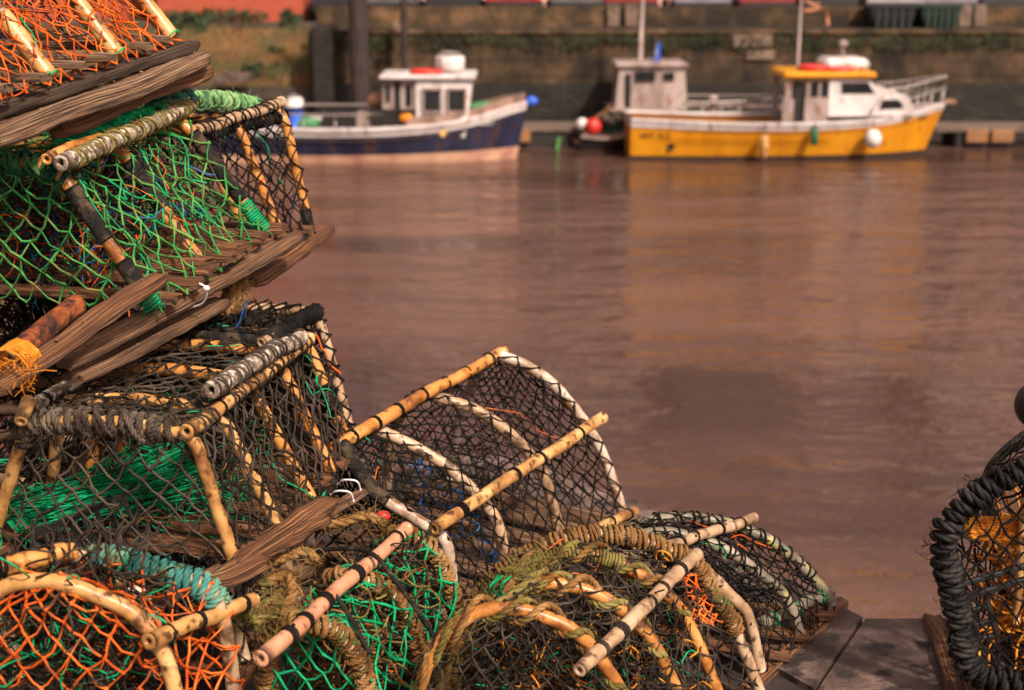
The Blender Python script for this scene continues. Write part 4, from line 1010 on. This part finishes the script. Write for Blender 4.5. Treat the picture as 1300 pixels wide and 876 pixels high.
def text(body, loc, size, mk, parent, name='lettering', rx=PI / 2, rz=0):
    cu = bpy.data.curves.new(name, 'FONT'); cu.body = body; cu.size = size; cu.extrude = .004; cu.align_x = 'CENTER'; cu.align_y = 'CENTER'
    o = bpy.data.objects.new(name, cu); COL.objects.link(o); cu.materials.append(M[mk]); o.parent = parent
    me = bpy.data.meshes.new_from_object(o.evaluated_get(bpy.context.evaluated_depsgraph_get())); bpy.data.objects.remove(o)
    o = bpy.data.objects.new(name, me); COL.objects.link(o); o.parent = parent
    o.location = loc - root_loc(parent); o.rotation_euler = (rx, 0, rz); return o

def hull_text(H, body, t, z, size, mk, parent):
    p = H.P(t, z, -1, .03); a = H.P(t + .03, z, -1) - H.P(t - .03, z, -1); b = H.P(t, z + .1, -1) - H.P(t, z - .1, -1)
    return text(body, p, size, mk, parent, 'lettering', math.atan2(b.z, b.y), math.atan2(a.y, a.x))

def house(mb, base, top, holes=()):       # tapered box between two rectangles (x0,x1,y0,y1,z)
    x0, x1, y0, y1, z = base; X0, X1, Y0, Y1, Z = top
    b = [V((x0, y0, z)), V((x1, y0, z)), V((x1, y1, z)), V((x0, y1, z))]; t = [V((X0, Y0, Z)), V((X1, Y0, Z)), V((X1, Y1, Z)), V((X0, Y1, Z))]
    i = len(mb.v); mb.v += b + t
    for k in range(4): mb.face([i + k, i + (k + 1) % 4, i + 4 + (k + 1) % 4, i + 4 + k], None, True)
    mb.face([i + 4, i + 5, i + 6, i + 7], None, True); mb.face([i + 3, i + 2, i + 1, i], None, True)

def rail_line(mb, P, r=.025): mb.tube(P, r, 6)

# ---- blue boat
bY = 35.8
def bx(px): return pt(px, 160, bY - 1.2).x
x0, x1 = bx(262), bx(671)
H1 = Hull(x0, x1, bY, 2.6, [.96, .90, .88, .92, 1.06, 1.42], rake=.35)
blue = empty('fishing_boat', ((x0 + x1) / 2, bY, WATER), 'navy blue fishing boat with a white wheelhouse and a dome on its roof', 'boat', 'boats moored across the harbour')
mb = MB(); H1.band(mb, lambda t: -.3, lambda t: H1.top(t), 0, 8); H1.transom(mb, -.3, H1.top(0)); hull = mb.build('hull', M['navy'], blue)
mb = MB(); H1.band(mb, lambda t: -.28, lambda t: .20 + .10 * t ** 3, .012, 3); mb.build('boot_stripe', M['boot'], hull)
mb = MB(); H1.band(mb, lambda t: H1.top(t) - .22, lambda t: H1.top(t) - .02, .02, 2); H1.cap(mb, .14); mb.build('gunwale', M['white'], blue)
mb = MB(); H1.deck(mb, .32); mb.build('deck', M['deck'], blue)
mb = MB(); H1.band(mb, lambda t: H1.top(t) + .0, lambda t: H1.top(t) + .16 + .05 * t, -.10, 2, t0=.62, t1=.99); mb.build('bulwark', M['deck'], blue)
wy0, wy1 = bY - .85, bY + .85
def wz(py): return pt(500, py, wy0).z
def wx(px): return pt(px, 130, wy0).x
zb, zt = WATER + .62, wz(101)
mb = MB(); house(mb, (wx(528), wx(590), wy0, wy1, zb), (wx(528), wx(600), wy0 + .05, wy1 - .05, zt)); wh = mb.build('wheelhouse', M['white'], blue, False)
mb = MB(); house(mb, (wx(484), wx(527.6), wy0 + .12, wy0 + .18, zb), (wx(486), wx(527.6), wy0 + .12, wy0 + .18, zt)); mb.build('shelter_side', M['dirty_white'], wh, False); mb = MB(); house(mb, (wx(484), wx(527.6), wy1 - .18, wy1 - .12, zb), (wx(486), wx(527.6), wy1 - .18, wy1 - .12, zt)); mb.build('shelter_side', M['dirty_white'], wh, False)
mb = MB(); mb.box(V(((wx(482) + wx(604)) / 2, bY, zt + .05)), wx(604) - wx(482), 1.85, .10, bev=.03); mb.build('roof', M['white'], wh, False)
for a, b in ((537, 560), (568, 591)):
    mb = MB(); t_ = .06; mb.poly([V((wx(a), wy0 - .012, wz(142))), V((wx(b), wy0 - .012, wz(142))), V((wx(b) + .03, wy0 + .036, wz(113))), V((wx(a), wy0 + .036, wz(113)))]); w = mb.build('window', M['glass_dark'], wh, False)
    mb = MB()
    for q in (a, b): mb.box(V((wx(q), wy0 - .01, (wz(142) + wz(113)) / 2)), .05, .07, wz(113) - wz(142) + .05)
    for q in (142, 113): mb.box(V(((wx(a) + wx(b)) / 2, wy0 - .012 + (.03 if q == 113 else 0), wz(q))), wx(b) - wx(a), .07, .05)
    mb.build('frame', M['dirty_white'], w, False)
for a, b, z0, z1, nm in ((501, 508, 150, 105, 'door'), (490, 495, 130, 108, 'window'), (515, 522, 135, 108, 'window')):
    mb = MB(); mb.box(V(((wx(a) + wx(b)) / 2, wy0 + .11, (wz(z0) + wz(z1)) / 2)), wx(b) - wx(a), .05, wz(z1) - wz(z0)); mb.build(nm, M['glass_dark'], wh, False)
mb = MB(); c = V((wx(570), bY, zt + .36)); mb.tube([c + V((0, 0, -.22)), c + V((0, 0, -.16)), c + V((0, 0, .12)), c + V((0, 0, .17))], .36, 20, rf=lambda t: (.8, 1, 1, .78)[round(t * 3)])
mb.build('radar_dome', M['white'], wh)
mb = MB(); mb.tube([c + V((0, 0, -.26)), c + V((0, 0, -.21))], .2, 12); mb.build('radar_foot', M['steel'], wh)
# rails aft, gear
mb = MB()
rl = [H1.P(t / 20, H1.top(t / 20), -1, -.08) + V((0, 0, .32)) for t in range(0, 12)]
rail_line(mb, rl, .022)
for t in range(0, 12, 2):
    q = H1.P(t / 20, H1.top(t / 20), -1, -.08); mb.tube([q, q + V((0, 0, .32))], .02, 6)
rl = [H1.P(t / 20, H1.top(t / 20), 1, -.08) + V((0, 0, .32)) for t in range(0, 12)]; rail_line(mb, rl, .022)
mb.build('rail', M['steel'], blue)
mb = MB(); q = H1.P(1, H1.top(1) - .08, -1) + V((.0, 0, .02)); mb.blob(q + V((.1, 0, .05)), .14, 2, (1.1, .8, .9)); mb.build('stem_roller', M['blue'], blue)
hull_text(H1, 'WY 867', .845, .97, .27, 'grey_letter', blue)
mb = MB(); q = H1.P(.735, .80, -1, .03); mb.prism([q + V((-.1, 0, .14)), q + V((-.1, 0, -.05)), q + V((0, 0, -.17)), q + V((.1, .03, -.05)), q + V((.1, .03, .14))], V((0, .03, 0))); mb.build('crest', M['gold'], blue, False)
# gear on the blue boat
lr = MB(); c = V((wx(540), bY - .3, zt + .13))
for k in range(1): lr.tube([c + V((.34 * math.cos(a * PI / 12), .30 * math.sin(a * PI / 12), 0)) for a in range(25)], .075, 8, False)
tag(lr.build('life_ring', M['red_plastic']), 'red life ring lying on the wheelhouse roof of the navy blue boat', 'life ring')
bg = empty('drum', pt(375, 150, bY - .6), 'bright blue drum with a white lid at the stern of the navy blue boat', 'drum')
q = pt(375, 150, bY - .6); mb = MB(); mb.tube([q + V((0, 0, -.45)), q + V((0, 0, .08)), q + V((0, 0, .28))], .19, 14); mb.build('drum_body', M['blue'], bg)
mb = MB(); mb.tube([q + V((0, 0, .29)), q + V((0, 0, .46)), q + V((0, 0, .52))], .21, 14, rf=lambda t: (1, 1, .7)[round(t * 2)]); mb.build('lid', M['white'], bg)
gt = MB(); q = pt(388, 157, bY - .6); gt.blob(q, .28, 2, (1.3, .8, .6), .3); tag(gt.build('net_heap', M['pale_green']), 'small heap of green net on deck beside the blue drum', 'net')
def crate(px, py, Y, w, h, mk, label, name='fish_box', cat='fish box'):
    c = pt(px, py, Y); r = empty(name, c, label, cat)
    mb = MB(); t = .03
    for sx in (-1, 1): mb.box(c + V((sx * (w / 2 - t / 2), 0, h / 2)), t, .5, h); mb.box(c + V((0, sx * .235, h / 2)), w - 2 * t, t, h)
    mb.box(c + V((0, 0, .02)), w - 2 * t, .44, t); mb.build('box_body', M[mk], r, False)
    mb = MB()
    for sx in (-1, 1): mb.box(c + V((sx * (w / 2 + .012), 0, h * .9)), .022, .54, .05)
    for sx in (-1, 1): mb.box(c + V((0, sx * .262, h * .9)), w, .022, .05)
    mb.build('rim', M[mk], r, False)
crate(432, 160, bY - .3, .85, .42, 'black_paint', 'dark fish box on the aft deck of the navy blue boat, nearer the stern')
crate(502, 158, bY - .5, 1.1, .40, 'black_paint', 'dark fish box on deck right beside the wheelhouse of the navy blue boat')
crate(463, 160, bY - .2, .5, .36, 'dirty_white', 'off white fish box between the two dark ones on the blue boat')
ob = MB(); q = pt(516, 150, bY - 1.0); ob.blob(q, .14, 2, (1.3, 1, .8)); tag(ob.build('buoy', M['r_orange']), 'small orange buoy on the gunwale beside the blue boat wheelhouse', 'buoy')
pb = MB(); q = pt(478, 128, bY + .3); pb.blob(q, .22, 2, (1, .9, .9)); tag(pb.build('buoy', M['pink_pipe']), 'pinkish buoy hanging at the aft corner of the blue boat wheelhouse', 'buoy')
gt = MB(); q = pt(612, 136, bY); gt.blob(q, .36, 2, (1.1, .8, .35), .25); tag(gt.build('tarpaulin', M['pale_green']), 'green tarpaulin on the foredeck of the navy blue boat', 'tarpaulin')

# ---- yellow boat
yY = 36.4
def yx(px, y=yY - 1.2): return pt(px, 160, y).x
x0, x1 = yx(802), yx(1217)
H2 = Hull(x0, x1, yY, 2.5, [1.02, .96, .93, .95, 1.04, 1.32], rake=.62, stern=.84)
yel = empty('fishing_boat', ((x0 + x1) / 2, yY, WATER), 'yellow boat with a white cuddy and a yellow wheelhouse roof', 'boat', 'boats moored across the harbour')
mb = MB(); H2.band(mb, lambda t: -.3, lambda t: H2.top(t), 0, 8); H2.transom(mb, -.3, H2.top(0)); hull = mb.build('hull', M['yellow'], yel)
mb = MB(); H2.band(mb, lambda t: -.29, lambda t: .09 + .06 * t ** 2, .012, 2); mb.build('boot_stripe', M['antifoul'], hull)
mb = MB(); H2.band(mb, lambda t: H2.top(t) - .20 + .04 * t, lambda t: H2.top(t) - .02, .025, 2); H2.cap(mb, .2, h=.05)
mb.grid(lambda u, v: lerp(H2.P(0, lerp(H2.top(0) - .26, H2.top(0) - .02, v), -1, .02), H2.P(0, lerp(H2.top(0) - .26, H2.top(0) - .02, v), 1, .02), u) + V((-.02, 0, 0)), 2, 1, True); mb.build('gunwale', M['white'], yel)
mb = MB()
for zz in (.42, .52): H2.band(mb, lambda t: zz, lambda t: zz + .035, .03, 1, t0=.1, t1=.62)
mb.build('rubbing_strake', M['yellow'], hull)
mb = MB(); H2.deck(mb, .25); mb.build('deck', M['dirty_white'], yel)
cy0, cy1 = yY - .85, yY + .85
def cz(py): return pt(1050, py, cy0).z
def cx(px): return pt(px, 130, cy0).x
zb = WATER + .75
# cabin: side outline (cuddy + wheelhouse front) extruded across
out = [(1052, 148), (1052, 102), (1064, 101), (1103, 102), (1118, 119), (1136, 116), (1150, 121), (1158, 131), (1164, 146)]
mb = MB(); mb.prism([V((cx(a), cy0, max(zb, cz(b)))) for a, b in out], V((0, 1.7, 0))); cab = mb.build('cabin', M['white'], yel, False)
mb = MB(); mb.box(V(((cx(992) + cx(1110)) / 2, yY, cz(95.5))), cx(1110) - cx(992), 1.95, .17, bev=.06); rfo = mb.build('roof', M['yellow'], cab, False)
mb = MB(); mb.box(V(((cx(1048) + cx(1105)) / 2, yY, cz(83.5))), cx(1105) - cx(1048), 1.2, .30, bev=.11); mb.build('roof_hump', M['white'], rfo, False)
for a, b, c, d in ((1066, 1104, 104, 119),):
    mb = MB(); mb.prism([V((cx(1067), cy0 - .012, cz(119))), V((cx(1110), cy0 - .012, cz(119))), V((cx(1101), cy0 - .012, cz(105))), V((cx(1067), cy0 - .012, cz(105)))], V((0, .03, 0))); mb.build('window', M['glass_dark'], cab, False)
mb = MB(); mb.prism([V((cx(1117), cy0 - .012, cz(139))), V((cx(1147), cy0 - .012, cz(138))), V((cx(1145), cy0 - .012, cz(130))), V((cx(1138), cy0 - .012, cz(126))), V((cx(1120), cy0 - .012, cz(127)))], V((0, .03, 0))); mb.build('window', M['glass_dark'], cab, False)
mb = MB()
for px, w in ((1000, .16), (1026, .10), (1040, .06)):
    for yy in (cy0 + .05, cy1 - .05): mb = MB(); mb.box(V((cx(px), yy, (cz(104) + zb) / 2)), w, .08, cz(104) - zb); mb.build('post', M['dirty_white'], cab, False)
mb = MB(); mb.box(V(((cx(1022) + cx(1051)) / 2, cy0 + .02, (cz(124) + zb) / 2)), cx(1051) - cx(1022), .05, cz(124) - zb); mb.build('side_panel', M['dirty_white'], cab, False)
mb = MB(); mb.box(V(((cx(994) + cx(1008)) / 2, cy0 + .03, (cz(126) + zb) / 2)), cx(1008) - cx(994), .05, cz(126) - zb)
mb.build('side_panel', M['dirty_white'], cab, False)
mb = MB(); mb.box(V(((cx(1028) + cx(1050)) / 2, cy0 + .06, (cz(105) + cz(123)) / 2)), cx(1050) - cx(1028), .03, cz(105) - cz(123)); mb.build('window', M['glass_dark'], cab, False)
mb = MB(); mb.box(V(((cx(1010) + cx(1021)) / 2, cy0 + .12, (cz(105) + zb) / 2)), cx(1021) - cx(1010), .04, cz(105) - zb); mb.build('door', M['black_paint'], cab, False)
# bow rail
mb = MB()
for side in (-1, 1):
    T_ = [.74, .79, .84, .89, .94, .985]; P = []
    for t in T_:
        q = H2.P(t, H2.top(t), side, -.10); hgt = .62 + .05 * t; P.append(q + V((.10 * (t - .7) * 3, 0, hgt if t > .76 else .25))); mb.tube([q, P[-1]], .022, 6)
    rail_line(mb, smooth(P, 24), .026); rail_line(mb, smooth([p - V((0, 0, .3)) for p in P[1:]], 20), .018)
mb.tube([P[-1], V((P[-1].x, 2 * yY - P[-1].y, P[-1].z))], .026, 6); mb.build('rail', M['steel'], yel)
mb = MB(); q = H2.P(1, H2.top(1) - .02, -1); mb.box(q + V((.08, 0, .03)), .34, .22, .12, bev=.03); mb.build('stem_roller', M['wood_grey'], yel, False)
mb = MB(); q = V((cx(1076), yY, cz(80))); mb.tube([q, q + V((0, 0, .55))], .03, 8); mb.box(q + V((0, 0, .42)), .2, .2, .16, bev=.04); mb.build('light_mast', M['dirty_white'], yel)
mm = V((cx(1021), yY + .2, cz(100))); mb = MB(); mb.tube([V((mm.x, mm.y, zb)), V((mm.x, mm.y, zb + 3.6)), V((mm.x, mm.y, zb + 5.2))], .036, 8, rf=lambda t: 1 - .3 * t); ms_ = mb.build('mast', M['dirty_white'], yel)
mb = MB(); q = pt(1021, 14, yY + .2)
for a, b in (((0, 0, 0), (.55, 0, .06)), ((.55, 0, .06), (.62, 0, -.35)), ((.0, 0, .25), (.5, 0, .03)), ((.3, 0, .03), (.34, 0, .25))): mb.tube([q + V(a), q + V(b)], .035, 6)
mb.build('aerial', M['pink_pipe'], ms_)
hull_text(H2, 'WY 212', .075, .60, .22, 'black_paint', yel)
hull_text(H2, 'WY', .925, .98, .19, 'black_paint', yel)
mb = MB(); q = H2.P(.125, .33, -1, .012); mb.tube([q + V((0, .04, 0)), q + V((0, -.02, 0))], .09, 12); mb.build('exhaust_port', M['black_paint'], yel)
# fenders hang from the boat: things of their own
def fender(px, py, Y, r, h, mk, label, topz):
    c = pt(px, py, Y); ro = empty('fender', c, label, 'fender', 'fenders hung over the side of the yellow boat')
    mb = MB()
    if h < r * 2.2: mb.blob(c, r, 3, (1, 1, 1.1))
    else: mb.tube([c + V((0, 0, -h / 2)), c + V((0, 0, -h * .4)), c + V((0, 0, h * .4)), c + V((0, 0, h / 2))], r, 12, rf=lambda t: (.5, 1, 1, .45)[round(t * 3)])
    mb.build('fender_body', M[mk], ro)
    mb = MB(); mb.tube([c + V((0, 0, h / 2 - .02)), V((c.x, c.y + .05, topz))], .016, 5); mb.build('line', M['t_black'], ro)
fender(1108, 176, yY - 1.22, .215, .43, 'white', 'round white fender near the bow of the yellow boat', WATER + 1.0)
fender(970, 186, yY - 1.40, .115, .58, 'cream', 'long cream fender hanging amidships on the yellow boat', WATER + .93)
fender(1034, 173, yY - 1.38, .095, .42, 'green_hull', 'slim dark green fender on the yellow boat, between the cream and the round white one', WATER + .95)
lr = MB(); c = V((cx(1036), yY - .45, cz(89))); lr.tube([c + V((.36 * math.cos(a * PI / 12), .32 * math.sin(a * PI / 12), .03)) for a in range(25)], .07, 8, False); tag(lr.build('life_ring', M['red_plastic']), 'red life ring lying on the yellow wheelhouse roof', 'life ring')
lr = MB(); c = V((cx(1066), yY - .75, cz(90))); lr.blob(c + V((0, -.02, .02)), .16, 2, (2.0, .7, .55), .1); tag(lr.build('life_jacket', M['red_plastic']), 'folded red life jacket in front of the white hump of the yellow boat', 'life jacket')

# ---- green boat behind
gY = 39.0 - .35
def gx(px): return pt(px, 130, gY - .8).x
def gz(py): return pt(820, py, gY - .8).z
x0, x1 = gx(772), gx(1010)
H3 = Hull(x0, x1, gY, 2.1, [1.02, .98, .95, .95, .97, 1.03], rake=.4, stern=.8)
grn = empty('fishing_boat', ((x0 + x1) / 2, gY, WATER), 'green hulled boat with a tall white wheelhouse, moored inside the yellow boat', 'boat', 'boats moored across the harbour')
mb = MB(); H3.band(mb, lambda t: -.3, lambda t: H3.top(t), 0, 6); H3.transom(mb, -.3, H3.top(0)); mb.build('hull', M['green_hull'], grn)
mb = MB(); H3.band(mb, lambda t: H3.top(t) - .1, lambda t: H3.top(t) - .01, .02, 1); H3.cap(mb, .12); mb.build('gunwale', M['dirty_white'], grn)
mb = MB(); H3.deck(mb, .25); mb.build('deck', M['deck'], grn)
zb = WATER + .8; y0g, y1g = gY - .8, gY + .8
mb = MB(); house(mb, (gx(780), gx(874), y0g, y1g, zb), (gx(786), gx(868), y0g + .06, y1g - .06, gz(84))); wh = mb.build('wheelhouse', M['dirty_white'], grn, False)
mb = MB(); mb.box(V(((gx(780) + gx(872)) / 2, gY, gz(83))), gx(872) - gx(780), 1.72, .12, bev=.04); mb.build('roof', M['dirty_white'], wh, False)
for a, b, c, d, nm in ((806, 831, 91, 103, 'window'), (842, 855, 92, 102, 'window'), (794, 800, 94, 136, 'door')):
    mb = MB(); mb.box(V(((gx(a) + gx(b)) / 2, y0g + .02, (gz(c) + gz(d)) / 2)), gx(b) - gx(a), .09, gz(c) - gz(d)); mb.build(nm, M['glass_dark'], wh, False)
mb = MB(); q = V((gx(815), gY, gz(84))); mb.tube([q, q + V((.02, 0, 1.5)), q + V((.08, 0, 3.2))], .06, 8, rf=lambda t: 1 - .3 * t); mb.build('mast', M['dirty_white'], grn)
fp = V((gx(833), gY - .3, gz(84))); mb = MB(); mb.tube([fp, fp + V((.02, 0, .95))], .018, 6); fs = mb.build('flagstaff', M['steel'], grn)
mb = MB(); mb.grid(lambda u, v: fp + V((.02 + .20 * u * (1 - .5 * v) - .1 * (1 - v), .05 * math.sin(u * 6 + v * 2), .06 + .52 * v)), 8, 8); mb.build('flag', M['blue'], fs)
mb = MB()
for t in range(8, 20, 2):
    q = H3.P(t / 20, H3.top(t / 20), -1, -.08); mb.tube([q, q + V((0, 0, .25))], .02, 6)
rail_line(mb, [H3.P(t / 20, H3.top(t / 20), -1, -.08) + V((0, 0, .25)) for t in range(8, 20)], .022); rail_line(mb, [H3.P(t / 20, H3.top(t / 20), 1, -.08) + V((0, 0, .25)) for t in range(8, 20)], .022)
mb.build('rail', M['steel'], grn)
mb = MB(); q = pt(905, 138, gY); mb.tube([q + V((0, 0, -.3)), q + V((0, 0, .2))], .09, 10); mb.blob(q + V((0, 0, .28)), .13, 2, (1, 1, .8)); mb.build('winch', M['dirty_white'], grn)

# ---- pontoon
M['pont'] = mat('pontoon_timber', [(.06, .042, .032), (.13, .09, .07), (.20, .15, .115)], 3, .85, .5, 20, st=(1, 6, 6))
M['pont_float'] = mat('dark_float', [(.012, .010, .009), (.025, .02, .018)], 3, .7, .3, 20)
M['pont_wood'] = mat('orange_timber', [(0.2040, 0.0900, 0.0360), (0.3000, 0.1500, 0.0600)], 3, .7, .3, 20)
def pontoon(px0, px1, Y, label, beams):
    a = pt(px0, 178, Y).x; b = pt(px1, 178, Y).x; r = empty('pontoon', ((a + b) / 2, Y, WATER), label, 'pontoon', 'floating pontoons along the quay wall')
    mb = MB(); mb.box(V(((a + b) / 2, Y, WATER + .48)), b - a, 1.3, .14, bev=.02); mb.build('deck', M['pont'], r, False)
    n = max(1, int((b - a) / 2.2))
    for k in range(n):
        c = lerp(a, b, (k + .5) / n); mb = MB(); mb.box(V((c, Y, WATER + .17)), 1.5, 1.2, .46, bev=.06); mb.build('float', M['pont_float'], r, False)
    for (p, q) in beams:
        x0, x1 = pt(p, 178, Y - .7).x, pt(q, 178, Y - .7).x; mb = MB(); mb.box(V(((x0 + x1) / 2, Y - .70, WATER + .32)), x1 - x0, .09, .34, bev=.02); mb.build('fender_board', M['pont_wood'], r, False)
pontoon(395, 742, 38.35, 'dark pontoon behind the navy blue boat', ((654, 673),))
pontoon(1178, 1420, 38.3, 'dark pontoon with orange boards right of the yellow boat', ((1226, 1254), (1258, 1286)))
# gear beside the green boat's stern
tn = empty('dinghy', pt(770, 190, 37.6), 'small grey dinghy tied at the stern of the yellow boat', 'dinghy')
HD = Hull(pt(736, 190, 37.6).x, pt(806, 190, 37.6).x, 37.5, .95, [.42, .38, .40, .5], rake=.15, stern=.9, depth=.1)
mb = MB(); HD.band(mb, lambda t: -.1, lambda t: HD.top(t), 0, 4); HD.transom(mb, -.1, .42); mb.build('hull', M['black_paint'], tn)
mb = MB(); HD.cap(mb, .07, h=.08); mb.build('gunwale', M['dirty_white'], tn)
mb = MB(); HD.deck(mb, .2); mb.build('thwart', M['deck'], tn)
b1 = MB(); b1.blob(pt(753, 161, 37.3), .22, 3, (1, 1, 1.05)); tag(b1.build('buoy', M['red_plastic']), 'red buoy at the stern of the dinghy beside the yellow boat', 'buoy')
b1 = MB(); b1.blob(pt(739, 158, 37.5), .17, 3); tag(b1.build('buoy', M['white']), 'white buoy just left of the red buoy', 'buoy')
b1 = MB()
for k in range(5): b1.blob(pt(768 + 7 * k, 152 + rnd(3), 37.5 + rnd(.1)), .16, 1, (1, .8, .8), .3)
tag(b1.build('net_heap', M['t_mud']), 'grey heap of net between the red buoy and the green hull', 'net')
b1 = MB(); b1.tube(smooth([pt(757, 150, 37.6), pt(768, 142, 37.6), pt(778, 132, 37.6)], 10), .06, 6); tag(b1.build('oar', M['wood_red']), 'brown oar leaning against the stern of the green boat', 'oar')
b1 = MB(); rope(b1, smooth([pt(712, 168, 38.0), pt(708, 185, 37.5), pt(706, 203, 37.0)], 20), .05); tag(b1.build('mooring_line', M['t_green']), 'green mooring line dropping into the water between the boats', 'rope')

# ------------------------------------------------------------------ parked cars and skips behind the parapet
M['tyre'] = mat('tyre_rubber', [(.012, .012, .012), (.02, .02, .02)], 8, .85, .2, 40)
M['rear_light'] = mat('red_lens', [(.55, .02, .02), (.7, .04, .03)], 6, .2, 0)
M['plate'] = mat('yellow_plate', [(.6, .42, .05), (.66, .48, .08)], 6, .5, 0)
cars = {'red': ((.18, .012, .012), (.24, .018, .016)), 'black': ((.012, .012, .014), (.02, .02, .022)), 'silver': ((.17, .155, .19), (.22, .20, .25)), 'white': ((.28, .26, .27), (.34, .32, .33)), 'grey': ((.08, .075, .08), (.12, .11, .115)), 'maroon': ((.14, .012, .014), (.2, .02, .02)), 'blue': ((.06, .06, .16), (.1, .1, .24))}
for k, c in cars.items(): M['car_' + k] = mat(k + '_car_paint', list(c), 2, .25, 0, spec=.6)
GZ = -.5
def make_car(x, Y, col, label):
    lz = .74 if col == 'maroon' else .87
    r = empty('parked_car', (x, Y, GZ), label, 'car', 'cars parked along the far quay'); o = V((x, Y, GZ))
    prof = [(0, .35), (-.02, .55), (.02, .88), (.55, .95), (3.0, .95), (3.9, .82), (4.1, .6), (4.08, .3), (.1, .28)]
    mb = MB(); mb.prism([o + V((-.86, y, z)) for y, z in prof], V((1.72, 0, 0))); mb.build('body', M['car_' + col], r, False)
    mb = MB()
    lo = [(.12, .95), (3.0, .95)]; hi = [(.55, 1.42), (2.2, 1.42)]
    house(mb, (x - .78, x + .78, Y + .15, Y + 3.0, GZ + .953), (x - .62, x + .62, Y + .6, Y + 2.2, GZ + 1.40)); cb = mb.build('window', M['glass_dark'], r, False)
    mb = MB(); mb.box(o + V((0, 1.4, 1.43)), 1.26, 1.64, .06, bev=.02); mb.build('roof', M['car_' + col], r, False)
    for sx in (-1, 1):
        for y in (.8, 3.2):
            mb = MB(); c = o + V((sx * .80, y, .31)); mb.tube([c + V((-.09, 0, 0)), c + V((.09, 0, 0))], .31, 16); mb.build('wheel', M['tyre'], r)
        mb = MB(); mb.box(o + V((sx * .70, -.02, lz)), .2, .08, .16, bev=.02); mb.build('rear_light', M['rear_light'], r, False)
    mb = MB(); mb.box(o + V((0, -.05, .47)), 1.68, .12, .28, bev=.03); mb.build('bumper', M['black_plastic'], r, False)
    mb = MB(); mb.box(o + V((0, -.035, .85)), .52, .03, .11); mb.build('number_plate', M['plate'], r, False)
for px, col, lab in ((430, 'black', 'black parked car straight above the thick dark pile'), (492, 'grey', 'dark grey parked car, second to the right of the dark pile'), (575, 'black', 'black parked car above the radar dome of the blue boat'),
                     (652, 'maroon', 'maroon parked car with bright red lights, right of the black one above the radar dome'), (735, 'grey', 'grey parked car left of the green boat mast'), (800, 'red', 'red parked car just left of the green boat mast'),
                     (893, 'silver', 'silver parked car right of the green boat mast'), (975, 'red', 'red parked car left of the yellow boat mast'), (1055, 'black', 'black parked car right of the yellow boat mast'),
                     (1136, 'white', 'white parked car above the dark skip'), (1206, 'silver', 'pale silver parked car above the green skip'), (1280, 'black', 'black parked car at the far right end of the row')):
    make_car(pt(px, 5, 45.5).x, 45.5, col, lab)
def skip(px0, px1, Y, mk, label):
    a, b = pt(px0, 20, Y).x, pt(px1, 20, Y).x; r = empty('skip', ((a + b) / 2, Y, -.5), label, 'skip')
    z0, z1 = -.46, .16
    mb = MB(); house(mb, (a + .15, b - .15, Y, Y + .9, z0), (a, b, Y - .1, Y + 1.0, z1)); mb.build('skip_body', M[mk], r, False)
    mb = MB()
    for k in range(5): x = lerp(a + .2, b - .2, k / 4); mb.box(V((x, Y - .07, (z0 + z1) / 2)), .07, .1, z1 - z0 - .06)
    mb.box(V(((a + b) / 2, Y - .1, z1)), b - a + .04, .1, .08); mb.build('skip_rib', M[mk], r, False)
M['skip_green'] = mat('skip_green', [(0.0115, 0.0308, 0.0192), (0.0231, 0.0500, 0.0328)], 3, .6, .2, 20)
M['skip_dark'] = mat('skip_dark', [(0.0126, 0.0182, 0.0168), (0.0210, 0.0280, 0.0259)], 3, .6, .2, 20)
skip(1104, 1163, FY + .7, 'skip_dark', 'dark metal skip at the edge of the quay wall')
skip(1168, 1220, FY + .7, 'skip_green', 'green metal skip at the edge of the quay wall right of the dark one')

# ------------------------------------------------------------------ light, sky, camera
w = bpy.data.worlds.new('World'); SC.world = w; w.use_nodes = True; N = w.node_tree.nodes; L = w.node_tree.links
sky = N.new('ShaderNodeTexSky'); sky.sky_type = 'NISHITA'; sky.sun_disc = False
sun_dir = V((.45, -.62, .78)).normalized()
sky.sun_elevation = math.asin(sun_dir.z); sky.sun_rotation = math.atan2(sun_dir.x, sun_dir.y)
sky.air_density = 1.0; sky.dust_density = 6.0; sky.ozone_density = .6
hs = N.new('ShaderNodeHueSaturation'); hs.inputs['Saturation'].default_value = .35
mxs = N.new('ShaderNodeMix'); mxs.data_type = 'RGBA'; mxs.blend_type = 'MULTIPLY'; mxs.inputs['Factor'].default_value = 1; mxs.inputs['B'].default_value = (1.16, .89, .82, 1)
L.new(sky.outputs[0], hs.inputs['Color']); L.new(hs.outputs[0], mxs.inputs['A']); L.new(mxs.outputs['Result'], N['Background'].inputs['Color']); N['Background'].inputs['Strength'].default_value = .078
ld = bpy.data.lights.new('sun', 'SUN'); ld.energy = 3.1; ld.angle = math.radians(4); ld.color = (1, .88, .73)
lo = bpy.data.objects.new('sun', ld); COL.objects.link(lo); lo.rotation_euler = sun_dir.to_track_quat('Z', 'Y').to_euler()

cam = bpy.data.cameras.new('camera'); co = bpy.data.objects.new('camera', cam); COL.objects.link(co)
co.location = CAM; co.rotation_euler = (PI / 2 - PITCH, 0, 0)
cam.sensor_width = 36; cam.lens = 36 * F_PX / 1300; cam.clip_end = 2000; cam.clip_start = .05
cam.dof.use_dof = True; cam.dof.focus_distance = 2.87; cam.dof.aperture_fstop = 3.6; cam.dof.aperture_blades = 7
SC.camera = co
SC.view_settings.view_transform = 'Standard'; SC.view_settings.look = 'None'; SC.view_settings.exposure = 0.68; SC.view_settings.gamma = 1
SC.cycles.use_denoising = True; SC.cycles.max_bounces = 6
